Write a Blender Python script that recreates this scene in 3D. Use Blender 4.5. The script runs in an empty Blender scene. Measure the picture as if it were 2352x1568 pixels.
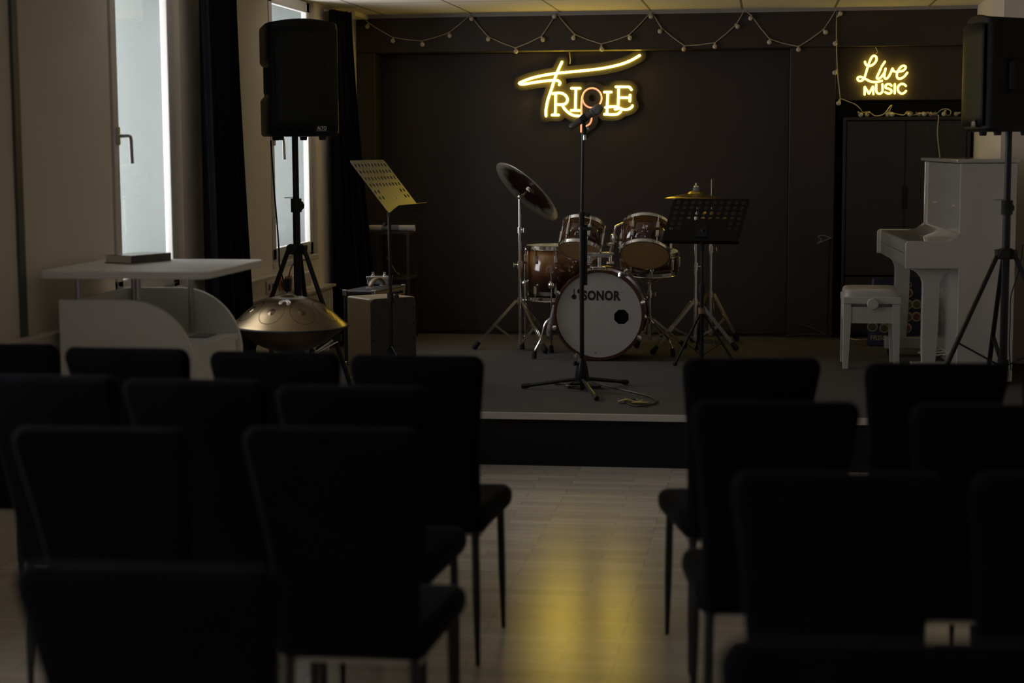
import bpy, bmesh, math, random
from mathutils import Vector, Matrix
random.seed(7)
C = bpy.context.scene.collection
sc = bpy.context.scene
PI = math.pi
# ------------------------------------------------------------------ camera
F = 4030.0; CAMZ = 1.6
R0 = Vector((0.98959813, 0.14375422, -0.00550166))      # image right, in the room's axes
R1 = Vector((0.010322, -0.10909701, -0.99397751))       # image down
R2 = Vector((-0.14348868, 0.9835815, -0.10944602))      # view direction
cam = bpy.data.cameras.new('camera'); co = bpy.data.objects.new('camera', cam); C.objects.link(co)
mw = Matrix.Identity(4)
for i in range(3):
    mw[i][0] = R0[i]; mw[i][1] = -R1[i]; mw[i][2] = -R2[i]
mw[2][3] = CAMZ
co.matrix_world = mw
cam.sensor_width = 36; cam.lens = F / 2352 * 36
cam.clip_start = 0.05; cam.clip_end = 200
cam.dof.use_dof = True; cam.dof.focus_distance = 10.7; cam.dof.aperture_fstop = 2.2
sc.camera = co
# ------------------------------------------------------------------ world, exposure
w = bpy.data.worlds.new('overcast_sky'); sc.world = w; w.use_nodes = True
bgn = w.node_tree.nodes['Background']
bgn.inputs[0].default_value = (0.98, 0.97, 1.0, 1); bgn.inputs[1].default_value = 7.4
sc.view_settings.view_transform = 'Standard'; sc.view_settings.look = 'None'
sc.view_settings.gamma = 1; sc.view_settings.use_curve_mapping = False
sc.view_settings.exposure = -0.30
sc.cycles.use_denoising = True
sc.cycles.max_bounces = 10; sc.cycles.diffuse_bounces = 6; sc.cycles.transparent_max_bounces = 8
sc.cycles.sample_clamp_indirect = 6
NEON = 28.0

# ------------------------------------------------------------------ pixel helpers (measuring the photo)
def ray(x, y): return R0 * (x - 1176) + R1 * (y - 784) + R2 * F
def atY(x, y, Y): d = ray(x, y); t = Y / d.y; return Vector((d.x*t, Y, CAMZ + d.z*t))
def atX(x, y, X): d = ray(x, y); t = X / d.x; return Vector((X, d.y*t, CAMZ + d.z*t))
def atZ(x, y, Z): d = ray(x, y); t = (Z-CAMZ) / d.z; return Vector((d.x*t, d.y*t, Z))

# ------------------------------------------------------------------ materials
def mat(name, col, rough=.6, metal=0, noise=0.0, nscale=30, bump=0.0, bscale=200, coat=0, sheen=0, emit=None, estr=0, spec=.5, stretch=None):
    m = bpy.data.materials.new(name); m.use_nodes = True
    nt = m.node_tree; p = nt.nodes['Principled BSDF']
    p.inputs['Base Color'].default_value = (*col, 1)
    p.inputs['Roughness'].default_value = rough; p.inputs['Metallic'].default_value = metal
    p.inputs['Specular IOR Level'].default_value = spec
    p.inputs['Coat Weight'].default_value = coat; p.inputs['Coat Roughness'].default_value = .05
    p.inputs['Sheen Weight'].default_value = sheen; p.inputs['Sheen Roughness'].default_value = .25
    if emit: p.inputs['Emission Color'].default_value = (*emit, 1); p.inputs['Emission Strength'].default_value = estr
    tc = nt.nodes.new('ShaderNodeTexCoord'); src = tc.outputs['Object']
    if stretch:
        mp = nt.nodes.new('ShaderNodeMapping'); mp.inputs['Scale'].default_value = stretch
        nt.links.new(src, mp.inputs['Vector']); src = mp.outputs['Vector']
    if noise:
        n = nt.nodes.new('ShaderNodeTexNoise'); n.inputs['Scale'].default_value = nscale; n.inputs['Detail'].default_value = 4
        nt.links.new(src, n.inputs['Vector'])
        mx = nt.nodes.new('ShaderNodeMix'); mx.data_type = 'RGBA'
        mx.inputs['A'].default_value = (*[c*(1-noise) for c in col], 1); mx.inputs['B'].default_value = (*[min(1, c*(1+noise)) for c in col], 1)
        nt.links.new(n.outputs['Fac'], mx.inputs['Factor']); nt.links.new(mx.outputs['Result'], p.inputs['Base Color'])
    if bump:
        n2 = nt.nodes.new('ShaderNodeTexNoise'); n2.inputs['Scale'].default_value = bscale; n2.inputs['Detail'].default_value = 3
        nt.links.new(src, n2.inputs['Vector'])
        b = nt.nodes.new('ShaderNodeBump'); b.inputs['Strength'].default_value = bump; b.inputs['Distance'].default_value = .004
        nt.links.new(n2.outputs['Fac'], b.inputs['Height']); nt.links.new(b.outputs['Normal'], p.inputs['Normal'])
    return m
M = dict(
    cream=mat('cream_wall_paint', (.74, .665, .57), .75, noise=.04, nscale=3, bump=.08, bscale=90),
    beige=mat('beige_bounce_cutting_wall', (.26, .22, .18), .75, noise=.04, nscale=3),  # unseen near part of the right wall, darkened to cut its bounce light
    brownwall=mat('brown_bounce_cutting_rear_wall', (.13, .11, .09), .75, noise=.04, nscale=3),  # unseen rear wall, kept dark so less light bounces back into the room
    rearhead=mat('brownish_drum_film', (.20, .14, .085), .3, noise=.1),
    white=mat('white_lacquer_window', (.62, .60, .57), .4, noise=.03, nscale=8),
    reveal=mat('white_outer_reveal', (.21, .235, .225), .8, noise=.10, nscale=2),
    darkwall=mat('dark_brown_wall_paint', (.036, .025, .020), .55, noise=.12, nscale=5, bump=.1, bscale=120),
    carpet=mat('charcoal_needle_felt', (.072, .064, .061), .95, noise=.65, nscale=160, bump=.6, bscale=400),
    stagefront=mat('black_felt_stage_front', (.020, .019, .021), .95, noise=.6, nscale=220, bump=.5, bscale=400, spec=.15),
    alu=mat('white_edge_strip', (.55, .52, .49), .45, noise=.05),
    laminate_white=mat('white_laminate', (.78, .79, .76), .5, noise=.03, nscale=6),
    steel=mat('brushed_steel', (.5, .5, .5), .3, 1, noise=.05),
    chrome=mat('chrome', (.93, .92, .91), .17, 1, noise=.04, nscale=10),
    black=mat('black_powder_coat', (.007, .007, .0075), .38, noise=.2, spec=.35),
    rubber=mat('black_rubber', (.012, .012, .012), .8, noise=.2),
    plastic=mat('black_plastic', (.008, .008, .0085), .5, noise=.2, bump=.25, bscale=500, spec=.25),
    velvet=mat('black_velvet', (.0046, .0046, .0063), .9, noise=.7, nscale=7, sheen=.08, spec=.06),
    chairblack=mat('black_chair_leg_metal', (.01, .01, .01), .45, noise=.1),
    felt=mat('pale_underside_fleece', (.45, .42, .36), .9, noise=.1),
    curtain=mat('navy_black_curtain_velvet', (.006, .0065, .010), .9, noise=.3, nscale=20, sheen=.05, spec=.15),
    pianowhite=mat('white_polished_piano_lacquer', (.52, .50, .46), .12, noise=.02, nscale=3, coat=.6),
    benchwhite=mat('white_satin_bench_lacquer', (.55, .54, .50), .3, noise=.02),
    leather=mat('white_leatherette', (.52, .49, .46), .32, noise=.04, bump=.15, bscale=300),
    wood=mat('dark_shelf_wood', (.035, .02, .013), .6, noise=.4, nscale=6, stretch=(1, 12, 12)),
    birch=mat('birch_plywood', (.46, .35, .22), .5, noise=.12, nscale=5, stretch=(12, 12, 1)),
    piback=mat('brown_piano_back_wood', (.12, .07, .04), .6, noise=.2),
    bulb=mat('frosted_bulb', (.62, .55, .44), .35, noise=.05),
    cord=mat('clear_twisted_cord', (.5, .43, .3), .45, noise=.2, nscale=200),
    darkwood=mat('black_brown_ash_cabinet', (.028, .023, .021), .5, noise=.55, nscale=7, stretch=(18, 18, 1.2), bump=.2, bscale=30),
    brass=mat('cymbal_bronze', (.62, .47, .22), .3, 1, noise=.2, nscale=30),
    gold=mat('amber_yellow_plastic', (.34, .26, .10), .4, noise=.1),
    drumhead=mat('white_drum_film', (.50, .49, .47), .4, noise=.03, nscale=4),
    clearhead=mat('amber_translucent_drum_film', (.72, .52, .29), .25, noise=.08, nscale=6),
    hoopwood=mat('dark_red_brown_hoop', (.07, .022, .015), .2, noise=.3, coat=.6),
    ink=mat('black_print', (.012, .012, .012), .5, noise=.1),
    badge=mat('silver_print', (.55, .55, .55), .4, noise=.05),
    pages=mat('book_pages', (.52, .49, .42), .8, noise=.15, nscale=60, stretch=(1, 1, 30)),
    cover=mat('dark_book_cover', (.06, .05, .045), .45, noise=.5, nscale=60),
    gloss=mat('glossy_book_jacket', (.22, .22, .21), .18, noise=.1),
    gray=mat('grey_metal_pedal', (.2, .21, .22), .4, noise=.1),
    tolex=mat('black_tolex', (.02, .021, .023), .55, noise=.2, bump=.5, bscale=500),
    tan=mat('tan_leather_strap', (.18, .11, .06), .5, noise=.2),
    bagblue=mat('navy_shopper_film', (.022, .026, .07), .35, noise=.2, bump=.6, bscale=14),
    paper=mat('cream_print', (.36, .30, .24), .5, noise=.1),
    red=mat('apple_red_print', (.17, .04, .035), .5, noise=.5, nscale=25),
    green=mat('apple_green_print', (.085, .095, .04), .5, noise=.4, nscale=25),
    orange=mat('orange_socket_plastic', (.42, .13, .04), .4, noise=.05),
    socket=mat('white_socket_plastic', (.6, .56, .5), .4, noise=.03),
    duct=mat('white_plastic_duct', (.6, .54, .47), .45, noise=.03),
    radiator=mat('white_radiator_enamel', (.58, .54, .46), .4, noise=.03),
    slotdark=mat('dark_slot', (.006, .006, .006), .9, noise=.1),
    whitepaper=mat('white_paper_roll', (.62, .58, .53), .7, noise=.05),
    greypaper=mat('grey_paper_band', (.22, .24, .26), .7, noise=.05),
    micgrey=mat('grey_mic_mesh', (.3, .29, .27), .45, .6, noise=.4, nscale=900, bump=1, bscale=1200),
    micbody=mat('dark_grey_mic_body', (.11, .105, .10), .3, .3, noise=.1),
    trimgrey=mat('grey_edge_trim', (.07, .075, .07), .5, noise=.05),
    ceiltrim=mat('ceiling_angle_trim', (.35, .32, .29), .5, noise=.05),
    backing=mat('smoked_acrylic_backing', (.028, .024, .018), .35, noise=.05),
    neon=mat('warm_yellow_neon_tube', (.8, .7, .3), .4, emit=(1, .71, .075), estr=NEON, noise=.02),
    neonb=mat('small_yellow_neon_tube', (.8, .7, .3), .4, emit=(1, .74, .09), estr=NEON*.36, noise=.02),
    neonp=mat('salmon_neon_tube', (.8, .5, .3), .4, emit=(1, .42, .22), estr=1.15, noise=.02),
)
def glass_mat():
    m = bpy.data.materials.new('window_glass'); m.use_nodes = True; nt = m.node_tree; nt.nodes.clear()
    o = nt.nodes.new('ShaderNodeOutputMaterial'); mx = nt.nodes.new('ShaderNodeMixShader')
    t = nt.nodes.new('ShaderNodeBsdfTransparent'); g = nt.nodes.new('ShaderNodeBsdfGlossy'); g.inputs['Roughness'].default_value = .02
    lw = nt.nodes.new('ShaderNodeLayerWeight'); lw.inputs[0].default_value = .5; pw = nt.nodes.new('ShaderNodeMath'); pw.operation = 'POWER'; pw.inputs[1].default_value = 5; ml = nt.nodes.new('ShaderNodeMath'); ml.operation = 'MULTIPLY_ADD'; ml.inputs[1].default_value = .7; ml.inputs[2].default_value = .03; nt.links.new(lw.outputs['Facing'], pw.inputs[0]); nt.links.new(pw.outputs[0], ml.inputs[0])
    nt.links.new(ml.outputs[0], mx.inputs[0]); nt.links.new(t.outputs[0], mx.inputs[1]); nt.links.new(g.outputs[0], mx.inputs[2]); nt.links.new(mx.outputs[0], o.inputs[0])
    return m
M['glass'] = glass_mat()
def plank_mat():
    m = mat('laminate_floor_strips', (.4, .33, .25), .3, spec=.36); nt = m.node_tree; p = nt.nodes['Principled BSDF']
    tc = nt.nodes.new('ShaderNodeTexCoord'); br = nt.nodes.new('ShaderNodeTexBrick')
    nt.links.new(tc.outputs['Object'], br.inputs['Vector'])
    br.inputs['Color1'].default_value = (.68, .61, .50, 1); br.inputs['Color2'].default_value = (.54, .465, .37, 1); br.inputs['Mortar'].default_value = (.25, .2, .15, 1)
    br.inputs['Scale'].default_value = 1; br.inputs['Mortar Size'].default_value = .0012; br.inputs['Brick Width'].default_value = .46; br.inputs['Row Height'].default_value = .066
    br.offset = .37; br.offset_frequency = 3; br.inputs['Bias'].default_value = 0
    mp = nt.nodes.new('ShaderNodeMapping'); mp.inputs['Scale'].default_value = (2, 40, 1)
    n = nt.nodes.new('ShaderNodeTexNoise'); n.inputs['Scale'].default_value = 2.5; n.inputs['Detail'].default_value = 5
    nt.links.new(tc.outputs['Object'], mp.inputs['Vector']); nt.links.new(mp.outputs['Vector'], n.inputs['Vector'])
    mx = nt.nodes.new('ShaderNodeMix'); mx.data_type = 'RGBA'; mx.blend_type = 'OVERLAY'; mx.inputs['Factor'].default_value = .45
    nt.links.new(br.outputs['Color'], mx.inputs['A']); nt.links.new(n.outputs['Color'], mx.inputs['B'])
    hs = nt.nodes.new('ShaderNodeHueSaturation'); hs.inputs['Saturation'].default_value = .75
    nt.links.new(mx.outputs['Result'], hs.inputs['Color'])
    nt.links.new(hs.outputs['Color'], p.inputs['Base Color'])
    mr = nt.nodes.new('ShaderNodeMapRange'); mr.inputs['To Min'].default_value = .17; mr.inputs['To Max'].default_value = .25
    nt.links.new(n.outputs['Fac'], mr.inputs['Value']); nt.links.new(mr.outputs['Result'], p.inputs['Roughness'])
    return m
M['planks'] = plank_mat()
def tile_mat():
    m = mat('ceiling_tiles', (.6, .54, .44), .8); nt = m.node_tree; p = nt.nodes['Principled BSDF']
    tc = nt.nodes.new('ShaderNodeTexCoord'); mp = nt.nodes.new('ShaderNodeMapping'); mp.inputs['Location'].default_value = (2.085+12.64, 1.28, 0)
    br = nt.nodes.new('ShaderNodeTexBrick'); br.offset = 0; br.inputs['Scale'].default_value = 1
    br.inputs['Brick Width'].default_value = .632; br.inputs['Row Height'].default_value = 1.27; br.inputs['Mortar Size'].default_value = .010; br.inputs['Mortar Smooth'].default_value = .3
    br.inputs['Color1'].default_value = (.74, .68, .58, 1); br.inputs['Color2'].default_value = (.70, .64, .55, 1); br.inputs['Mortar'].default_value = (.22, .19, .15, 1)
    nt.links.new(tc.outputs['Object'], mp.inputs['Vector']); nt.links.new(mp.outputs['Vector'], br.inputs['Vector']); nt.links.new(br.outputs['Color'], p.inputs['Base Color'])
    return m
M['tiles'] = tile_mat()
def ramp_mat(name, axis, z0, z1, stops, rough=.15, coat=.8):
    m = mat(name, (.1, .05, .03), rough, coat=coat); nt = m.node_tree; p = nt.nodes['Principled BSDF']
    tc = nt.nodes.new('ShaderNodeTexCoord'); sx = nt.nodes.new('ShaderNodeSeparateXYZ'); nt.links.new(tc.outputs['Object'], sx.inputs[0])
    mr = nt.nodes.new('ShaderNodeMapRange'); mr.inputs['From Min'].default_value = z0; mr.inputs['From Max'].default_value = z1
    nt.links.new(sx.outputs[axis], mr.inputs['Value'])
    n = nt.nodes.new('ShaderNodeTexNoise'); n.inputs['Scale'].default_value = 9; nt.links.new(tc.outputs['Object'], n.inputs['Vector'])
    ad = nt.nodes.new('ShaderNodeMath'); ad.operation = 'MULTIPLY_ADD'; ad.inputs[1].default_value = .16; ad.inputs[2].default_value = -.08
    nt.links.new(n.outputs['Fac'], ad.inputs[0]); a2 = nt.nodes.new('ShaderNodeMath'); nt.links.new(ad.outputs[0], a2.inputs[0]); nt.links.new(mr.outputs[0], a2.inputs[1])
    cr = nt.nodes.new('ShaderNodeValToRGB'); e = cr.color_ramp.elements
    e[0].position = stops[0][0]; e[0].color = (*stops[0][1], 1); e[1].position = stops[-1][0]; e[1].color = (*stops[-1][1], 1)
    for pos, c in stops[1:-1]:
        k = e.new(pos); k.color = (*c, 1)
    nt.links.new(a2.outputs[0], cr.inputs[0]); nt.links.new(cr.outputs[0], p.inputs['Base Color'])
    return m
BD, BM, BA = (.012, .006, .005), (.06, .022, .012), (.19, .085, .026)
M['burst'] = ramp_mat('brown_burst_lacquer', 'Z', 0, .37, [(.22, BD), (.45, BM), (.70, BA), (.84, BA), (1, BM)])
M['burstdark'] = mat('dark_brown_lacquer', (.055, .02, .012), .12, noise=.45, nscale=8, coat=.9)
def burl_mat():
    m = mat('burl_veneer', (.1, .08, .06), .5); nt = m.node_tree; p = nt.nodes['Principled BSDF']
    tc = nt.nodes.new('ShaderNodeTexCoord'); n = nt.nodes.new('ShaderNodeTexNoise'); n.inputs['Scale'].default_value = 9; n.inputs['Detail'].default_value = 2; n.inputs['Distortion'].default_value = 2.2
    nt.links.new(tc.outputs['Object'], n.inputs['Vector'])
    wv = nt.nodes.new('ShaderNodeMath'); wv.operation = 'MULTIPLY'; wv.inputs[1].default_value = 60; nt.links.new(n.outputs['Fac'], wv.inputs[0])
    sn = nt.nodes.new('ShaderNodeMath'); sn.operation = 'SINE'; nt.links.new(wv.outputs[0], sn.inputs[0])
    cr = nt.nodes.new('ShaderNodeValToRGB'); cr.color_ramp.elements[0].color = (.055, .043, .038, 1); cr.color_ramp.elements[1].color = (.092, .075, .065, 1)
    nt.links.new(sn.outputs[0], cr.inputs[0]); nt.links.new(cr.outputs[0], p.inputs['Base Color'])
    return m
M['burl'] = burl_mat()
def film_mat(m):
    nt = m.node_tree; p = nt.nodes['Principled BSDF']; o = nt.nodes['Material Output']
    tr = nt.nodes.new('ShaderNodeBsdfTranslucent'); tr.inputs['Color'].default_value = (.85, .66, .38, 1)
    mx = nt.nodes.new('ShaderNodeMixShader'); mx.inputs[0].default_value = .5
    nt.links.new(p.outputs[0], mx.inputs[1]); nt.links.new(tr.outputs[0], mx.inputs[2]); nt.links.new(mx.outputs[0], o.inputs['Surface'])
film_mat(M['clearhead'])
def pan_mat():
    m = mat('bronze_handpan_steel', (.20, .15, .085), .3, 1, noise=.25, nscale=5)
    return m
M['pan'] = pan_mat()
M['pandark'] = mat('darker_bronze_steel', (.09, .055, .03), .35, .9, noise=.35, nscale=6)
M['panfield'] = mat('hammered_bronze_field', (.13, .10, .06), .2, 1, noise=.3, nscale=8)
def crash_mat():
    m = mat('dark_turned_cymbal', (.2, .16, .1), .35, .85, noise=.2); nt = m.node_tree; p = nt.nodes['Principled BSDF']
    tc = nt.nodes.new('ShaderNodeTexCoord'); vl = nt.nodes.new('ShaderNodeVectorMath'); vl.operation = 'LENGTH'; nt.links.new(tc.outputs['Object'], vl.inputs[0])
    n = nt.nodes.new('ShaderNodeTexNoise'); n.inputs['Scale'].default_value = 14; n.inputs['Detail'].default_value = 5; nt.links.new(tc.outputs['Object'], n.inputs['Vector'])
    ma = nt.nodes.new('ShaderNodeMath'); ma.operation = 'MULTIPLY_ADD'; ma.inputs[1].default_value = .16; nt.links.new(n.outputs['Fac'], ma.inputs[0]); nt.links.new(vl.outputs['Value'], ma.inputs[2])
    cr = nt.nodes.new('ShaderNodeValToRGB'); e = cr.color_ramp.elements
    e[0].position = .25; e[0].color = (.05, .026, .018, 1); e[1].position = .31; e[1].color = (.5, .46, .37, 1)
    nt.links.new(ma.outputs[0], cr.inputs[0]); nt.links.new(cr.outputs[0], p.inputs['Base Color'])
    return m
M['crash'] = crash_mat()
def check_mat(name, a, b, c, sc_):
    m = mat(name, a, .7); nt = m.node_tree; p = nt.nodes['Principled BSDF']
    tc = nt.nodes.new('ShaderNodeTexCoord'); mp = nt.nodes.new('ShaderNodeMapping'); mp.inputs['Rotation'].default_value = (0, .785, 0)
    ck = nt.nodes.new('ShaderNodeTexChecker'); ck.inputs['Scale'].default_value = sc_; ck.inputs['Color1'].default_value = (*a, 1); ck.inputs['Color2'].default_value = (*b, 1)
    n = nt.nodes.new('ShaderNodeTexNoise'); n.inputs['Scale'].default_value = 60; mx = nt.nodes.new('ShaderNodeMix'); mx.data_type = 'RGBA'; mx.inputs['B'].default_value = (*c, 1)
    mr = nt.nodes.new('ShaderNodeMapRange'); mr.inputs['From Min'].default_value = .5; mr.inputs['From Max'].default_value = .7
    nt.links.new(tc.outputs['Object'], mp.inputs['Vector']); nt.links.new(mp.outputs['Vector'], ck.inputs['Vector'])
    nt.links.new(tc.outputs['Object'], n.inputs['Vector']); nt.links.new(n.outputs['Fac'], mr.inputs['Value']); nt.links.new(mr.outputs[0], mx.inputs['Factor'])
    nt.links.new(ck.outputs['Color'], mx.inputs['A']); nt.links.new(mx.outputs['Result'], p.inputs['Base Color'])
    return m
M['tie'] = check_mat('argyle_blue_orange_silk', (.13, .16, .20), (.24, .14, .11), (.05, .055, .075), 38)
M['tie2'] = check_mat('dark_red_blue_pattern_silk', (.14, .06, .06), (.09, .11, .17), (.3, .14, .11), 70)
def grille_mat():
    m = mat('black_steel_grille', (.012, .012, .012), .45, .3, noise=.2, spec=.3); nt = m.node_tree; p = nt.nodes['Principled BSDF']
    tc = nt.nodes.new('ShaderNodeTexCoord'); v = nt.nodes.new('ShaderNodeTexVoronoi'); v.inputs['Scale'].default_value = 170; v.inputs['Randomness'].default_value = 0
    nt.links.new(tc.outputs['Object'], v.inputs['Vector'])
    b = nt.nodes.new('ShaderNodeBump'); b.inputs['Strength'].default_value = .7; b.inputs['Distance'].default_value = .003
    nt.links.new(v.outputs['Distance'], b.inputs['Height']); nt.links.new(b.outputs['Normal'], p.inputs['Normal'])
    return m
M['grille'] = grille_mat()

# ------------------------------------------------------------------ mesh builder
class G:
    def __init__(s, xf=None): s.v = []; s.f = []; s.xf = xf
    def add(s, vs, fs):
        o = len(s.v); s.v += [Vector(a) for a in vs]; s.f += [tuple(i+o for i in f) for f in fs]; return s
    def box(s, a, b):
        (x0, y0, z0), (x1, y1, z1) = a, b
        x0, x1 = sorted((x0, x1)); y0, y1 = sorted((y0, y1)); z0, z1 = sorted((z0, z1))
        return s.add([(x0,y0,z0),(x1,y0,z0),(x1,y1,z0),(x0,y1,z0),(x0,y0,z1),(x1,y0,z1),(x1,y1,z1),(x0,y1,z1)],
                     [(0,3,2,1),(4,5,6,7),(0,1,5,4),(1,2,6,5),(2,3,7,6),(3,0,4,7)])
    def bar(s, p, q, w, h, up=(0,0,1)):                       # rectangular bar from p to q
        p, q = Vector(p), Vector(q); d = (q-p).normalized(); u = Vector(up)
        a = d.cross(u).normalized(); b = a.cross(d).normalized(); a *= w/2; b *= h/2
        vs = [p-a-b, p+a-b, p+a+b, p-a+b, q-a-b, q+a-b, q+a+b, q-a+b]
        return s.add(vs, [(0,1,2,3),(7,6,5,4),(0,4,5,1),(1,5,6,2),(2,6,7,3),(3,7,4,0)])
    def tube(s, pts, r, n=10, closed=False, flat=None):
        pts = [Vector(p) for p in pts]; m = len(pts); rs = r if isinstance(r, (list, tuple)) else [r]*m
        o = len(s.v); N = None
        for i, p in enumerate(pts):
            a = pts[i-1] if (i or closed) else p; b = pts[(i+1) % m] if (i < m-1 or closed) else p
            t = (b-a).normalized() if (b-a).length > 1e-9 else Vector((0,0,1))
            if N is None:
                N = t.cross(Vector((0,0,1)));
                if N.length < .05: N = t.cross(Vector((0,1,0)))
            N = (N - t*N.dot(t)).normalized(); B = t.cross(N)
            for k in range(n):
                an = 2*PI*k/n; s.v.append(p + (N*math.cos(an) + B*math.sin(an))*rs[i])
        for i in range(m if closed else m-1):
            j = (i+1) % m
            for k in range(n): s.f.append((o+i*n+k, o+i*n+(k+1)%n, o+j*n+(k+1)%n, o+j*n+k))
        if not closed:
            s.f.append(tuple(o+k for k in reversed(range(n)))); s.f.append(tuple(o+(m-1)*n+k for k in range(n)))
        return s
    def cyl(s, p, q, r, r2=None, n=16): return s.tube([p, q], [r, r if r2 is None else r2], n)
    def lathe(s, prof, o=(0,0,0), ax=(0,0,1), n=32, cap=True):  # prof: (radius, distance along axis)
        o, ax = Vector(o), Vector(ax).normalized(); a = ax.orthogonal().normalized(); b = ax.cross(a); st = len(s.v); m = len(prof)
        for r, t in prof:
            for k in range(n):
                an = 2*PI*k/n; s.v.append(o + ax*t + (a*math.cos(an) + b*math.sin(an))*max(r, 1e-4))
        for i in range(m-1):
            for k in range(n): s.f.append((st+i*n+k, st+i*n+(k+1)%n, st+(i+1)*n+(k+1)%n, st+(i+1)*n+k))
        if cap:
            s.f.append(tuple(st+k for k in reversed(range(n)))); s.f.append(tuple(st+(m-1)*n+k for k in range(n)))
        return s
    def ball(s, c, r, n=14, sx=(1,1,1)):
        c = Vector(c); st = len(s.v); m = n//2
        for i in range(m+1):
            th = PI*i/m
            for k in range(n):
                ph = 2*PI*k/n; s.v.append(c + Vector((math.sin(th)*math.cos(ph)*sx[0], math.sin(th)*math.sin(ph)*sx[1], math.cos(th)*sx[2]))*r)
        for i in range(m):
            for k in range(n): s.f.append((st+i*n+k, st+(i+1)*n+k, st+(i+1)*n+(k+1)%n, st+i*n+(k+1)%n))
        return s
    def prism(s, poly, fn, t0, t1):                           # poly of (u,v); fn(u,v,t) -> point
        n = len(poly); o = len(s.v)
        for t in (t0, t1):
            for u, v in poly: s.v.append(Vector(fn(u, v, t)))
        s.f.append(tuple(o+i for i in reversed(range(n)))); s.f.append(tuple(o+n+i for i in range(n)))
        for i in range(n): j = (i+1) % n; s.f.append((o+i, o+j, o+n+j, o+n+i))
        return s
    def loft(s, secs, cap=True):
        n = len(secs[0]); o = len(s.v)
        for sec in secs: s.v += [Vector(p) for p in sec]
        for i in range(len(secs)-1):
            for k in range(n): s.f.append((o+i*n+k, o+i*n+(k+1)%n, o+(i+1)*n+(k+1)%n, o+(i+1)*n+k))
        if cap:
            s.f.append(tuple(o+k for k in reversed(range(n)))); m = len(secs)-1; s.f.append(tuple(o+m*n+k for k in range(n)))
        return s
    def sheet(s, rows):                                        # open grid
        n = len(rows[0]); o = len(s.v)
        for r in rows: s.v += [Vector(p) for p in r]
        for i in range(len(rows)-1):
            for k in range(n-1): s.f.append((o+i*n+k, o+i*n+k+1, o+(i+1)*n+k+1, o+(i+1)*n+k))
        return s
    def build(s, name, m, parent=None, smooth=35, bevel=0, solid=0, kind=None, label=None, sub=0):
        off = Vector((0,0,0)); p = parent
        while p is not None:
            if not p.get('localparts'): off += p.location
            p = p.parent
        me = bpy.data.meshes.new(name)
        vs = [(s.xf @ v if s.xf else v) - off for v in s.v]
        me.from_pydata(vs, [], s.f); me.update()
        bm = bmesh.new(); bm.from_mesh(me); bmesh.ops.recalc_face_normals(bm, faces=bm.faces); bm.to_mesh(me); bm.free()
        me.materials.append(m if not isinstance(m, str) else M[m])
        if smooth:
            me.shade_smooth()
            me.set_sharp_from_angle(angle=math.radians(smooth))
        ob = bpy.data.objects.new(name, me); C.objects.link(ob)
        if parent is not None: ob.parent = parent
        if bevel:
            b = ob.modifiers.new('bevel', 'BEVEL'); b.width = bevel; b.segments = 3; b.limit_method = 'ANGLE'; b.angle_limit = .7
        if solid:
            q = ob.modifiers.new('solid', 'SOLIDIFY'); q.thickness = solid; q.offset = 0
        if sub:
            q = ob.modifiers.new('sub', 'SUBSURF'); q.levels = sub; q.render_levels = sub
        if kind: ob['kind'] = kind
        if label: ob['label'] = label
        return ob
def tag(o, label, cat, group=None):
    o['label'] = label; o['category'] = cat
    if group: o['group'] = group
    return o
def thing(name, label, cat, loc=(0,0,0), group=None, local=False):
    o = bpy.data.objects.new(name, None); C.objects.link(o); o.location = loc; o.empty_display_size = .1
    if local: o['localparts'] = 1
    return tag(o, label, cat, group)
def recentre(o):                                               # a one-mesh thing: put its origin at its base
    zs = [v.co.z for v in o.data.vertices]; c = sum((v.co for v in o.data.vertices), Vector())/len(zs); c.z = min(zs)
    for v in o.data.vertices: v.co -= c
    o.location = c; return o
def dup(root, loc, rz, label, group):
    r = root.copy(); C.objects.link(r); r.location = loc; r.rotation_euler = (0,0,rz); r['label'] = label; r['group'] = group
    for ch in list(root.children):
        c = ch.copy(); C.objects.link(c); c.parent = r
        for g in list(ch.children):
            d = g.copy(); C.objects.link(d); d.parent = c
    return r
def smooth_path(pts, k=6, closed=False):                       # Catmull-Rom
    pts = [Vector(p) for p in pts]; out = []; n = len(pts)
    for i in range(n if closed else n-1):
        g = lambda j: pts[j % n] if closed else pts[max(0, min(n-1, j))]
        a, b, c, d = g(i-1), g(i), g(i+1), g(i+2)
        for q in range(k):
            t = q/k; out.append(.5*((2*b) + (c-a)*t + (2*a-5*b+4*c-d)*t*t + (3*b-a-3*c+d)*t**3))
    if not closed: out.append(pts[-1])
    return out
def rrect(hw, hh, r, n=5):
    out = []
    for cx, cy, a0 in ((hw-r, hh-r, 0), (-hw+r, hh-r, PI/2), (-hw+r, -hh+r, PI), (hw-r, -hh+r, 1.5*PI)):
        for k in range(n+1): a = a0 + PI/2*k/n; out.append((cx + r*math.cos(a), cy + r*math.sin(a)))
    return out
def circ(r, n=24): return [(r*math.cos(2*PI*k/n), r*math.sin(2*PI*k/n)) for k in range(n)]
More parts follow.
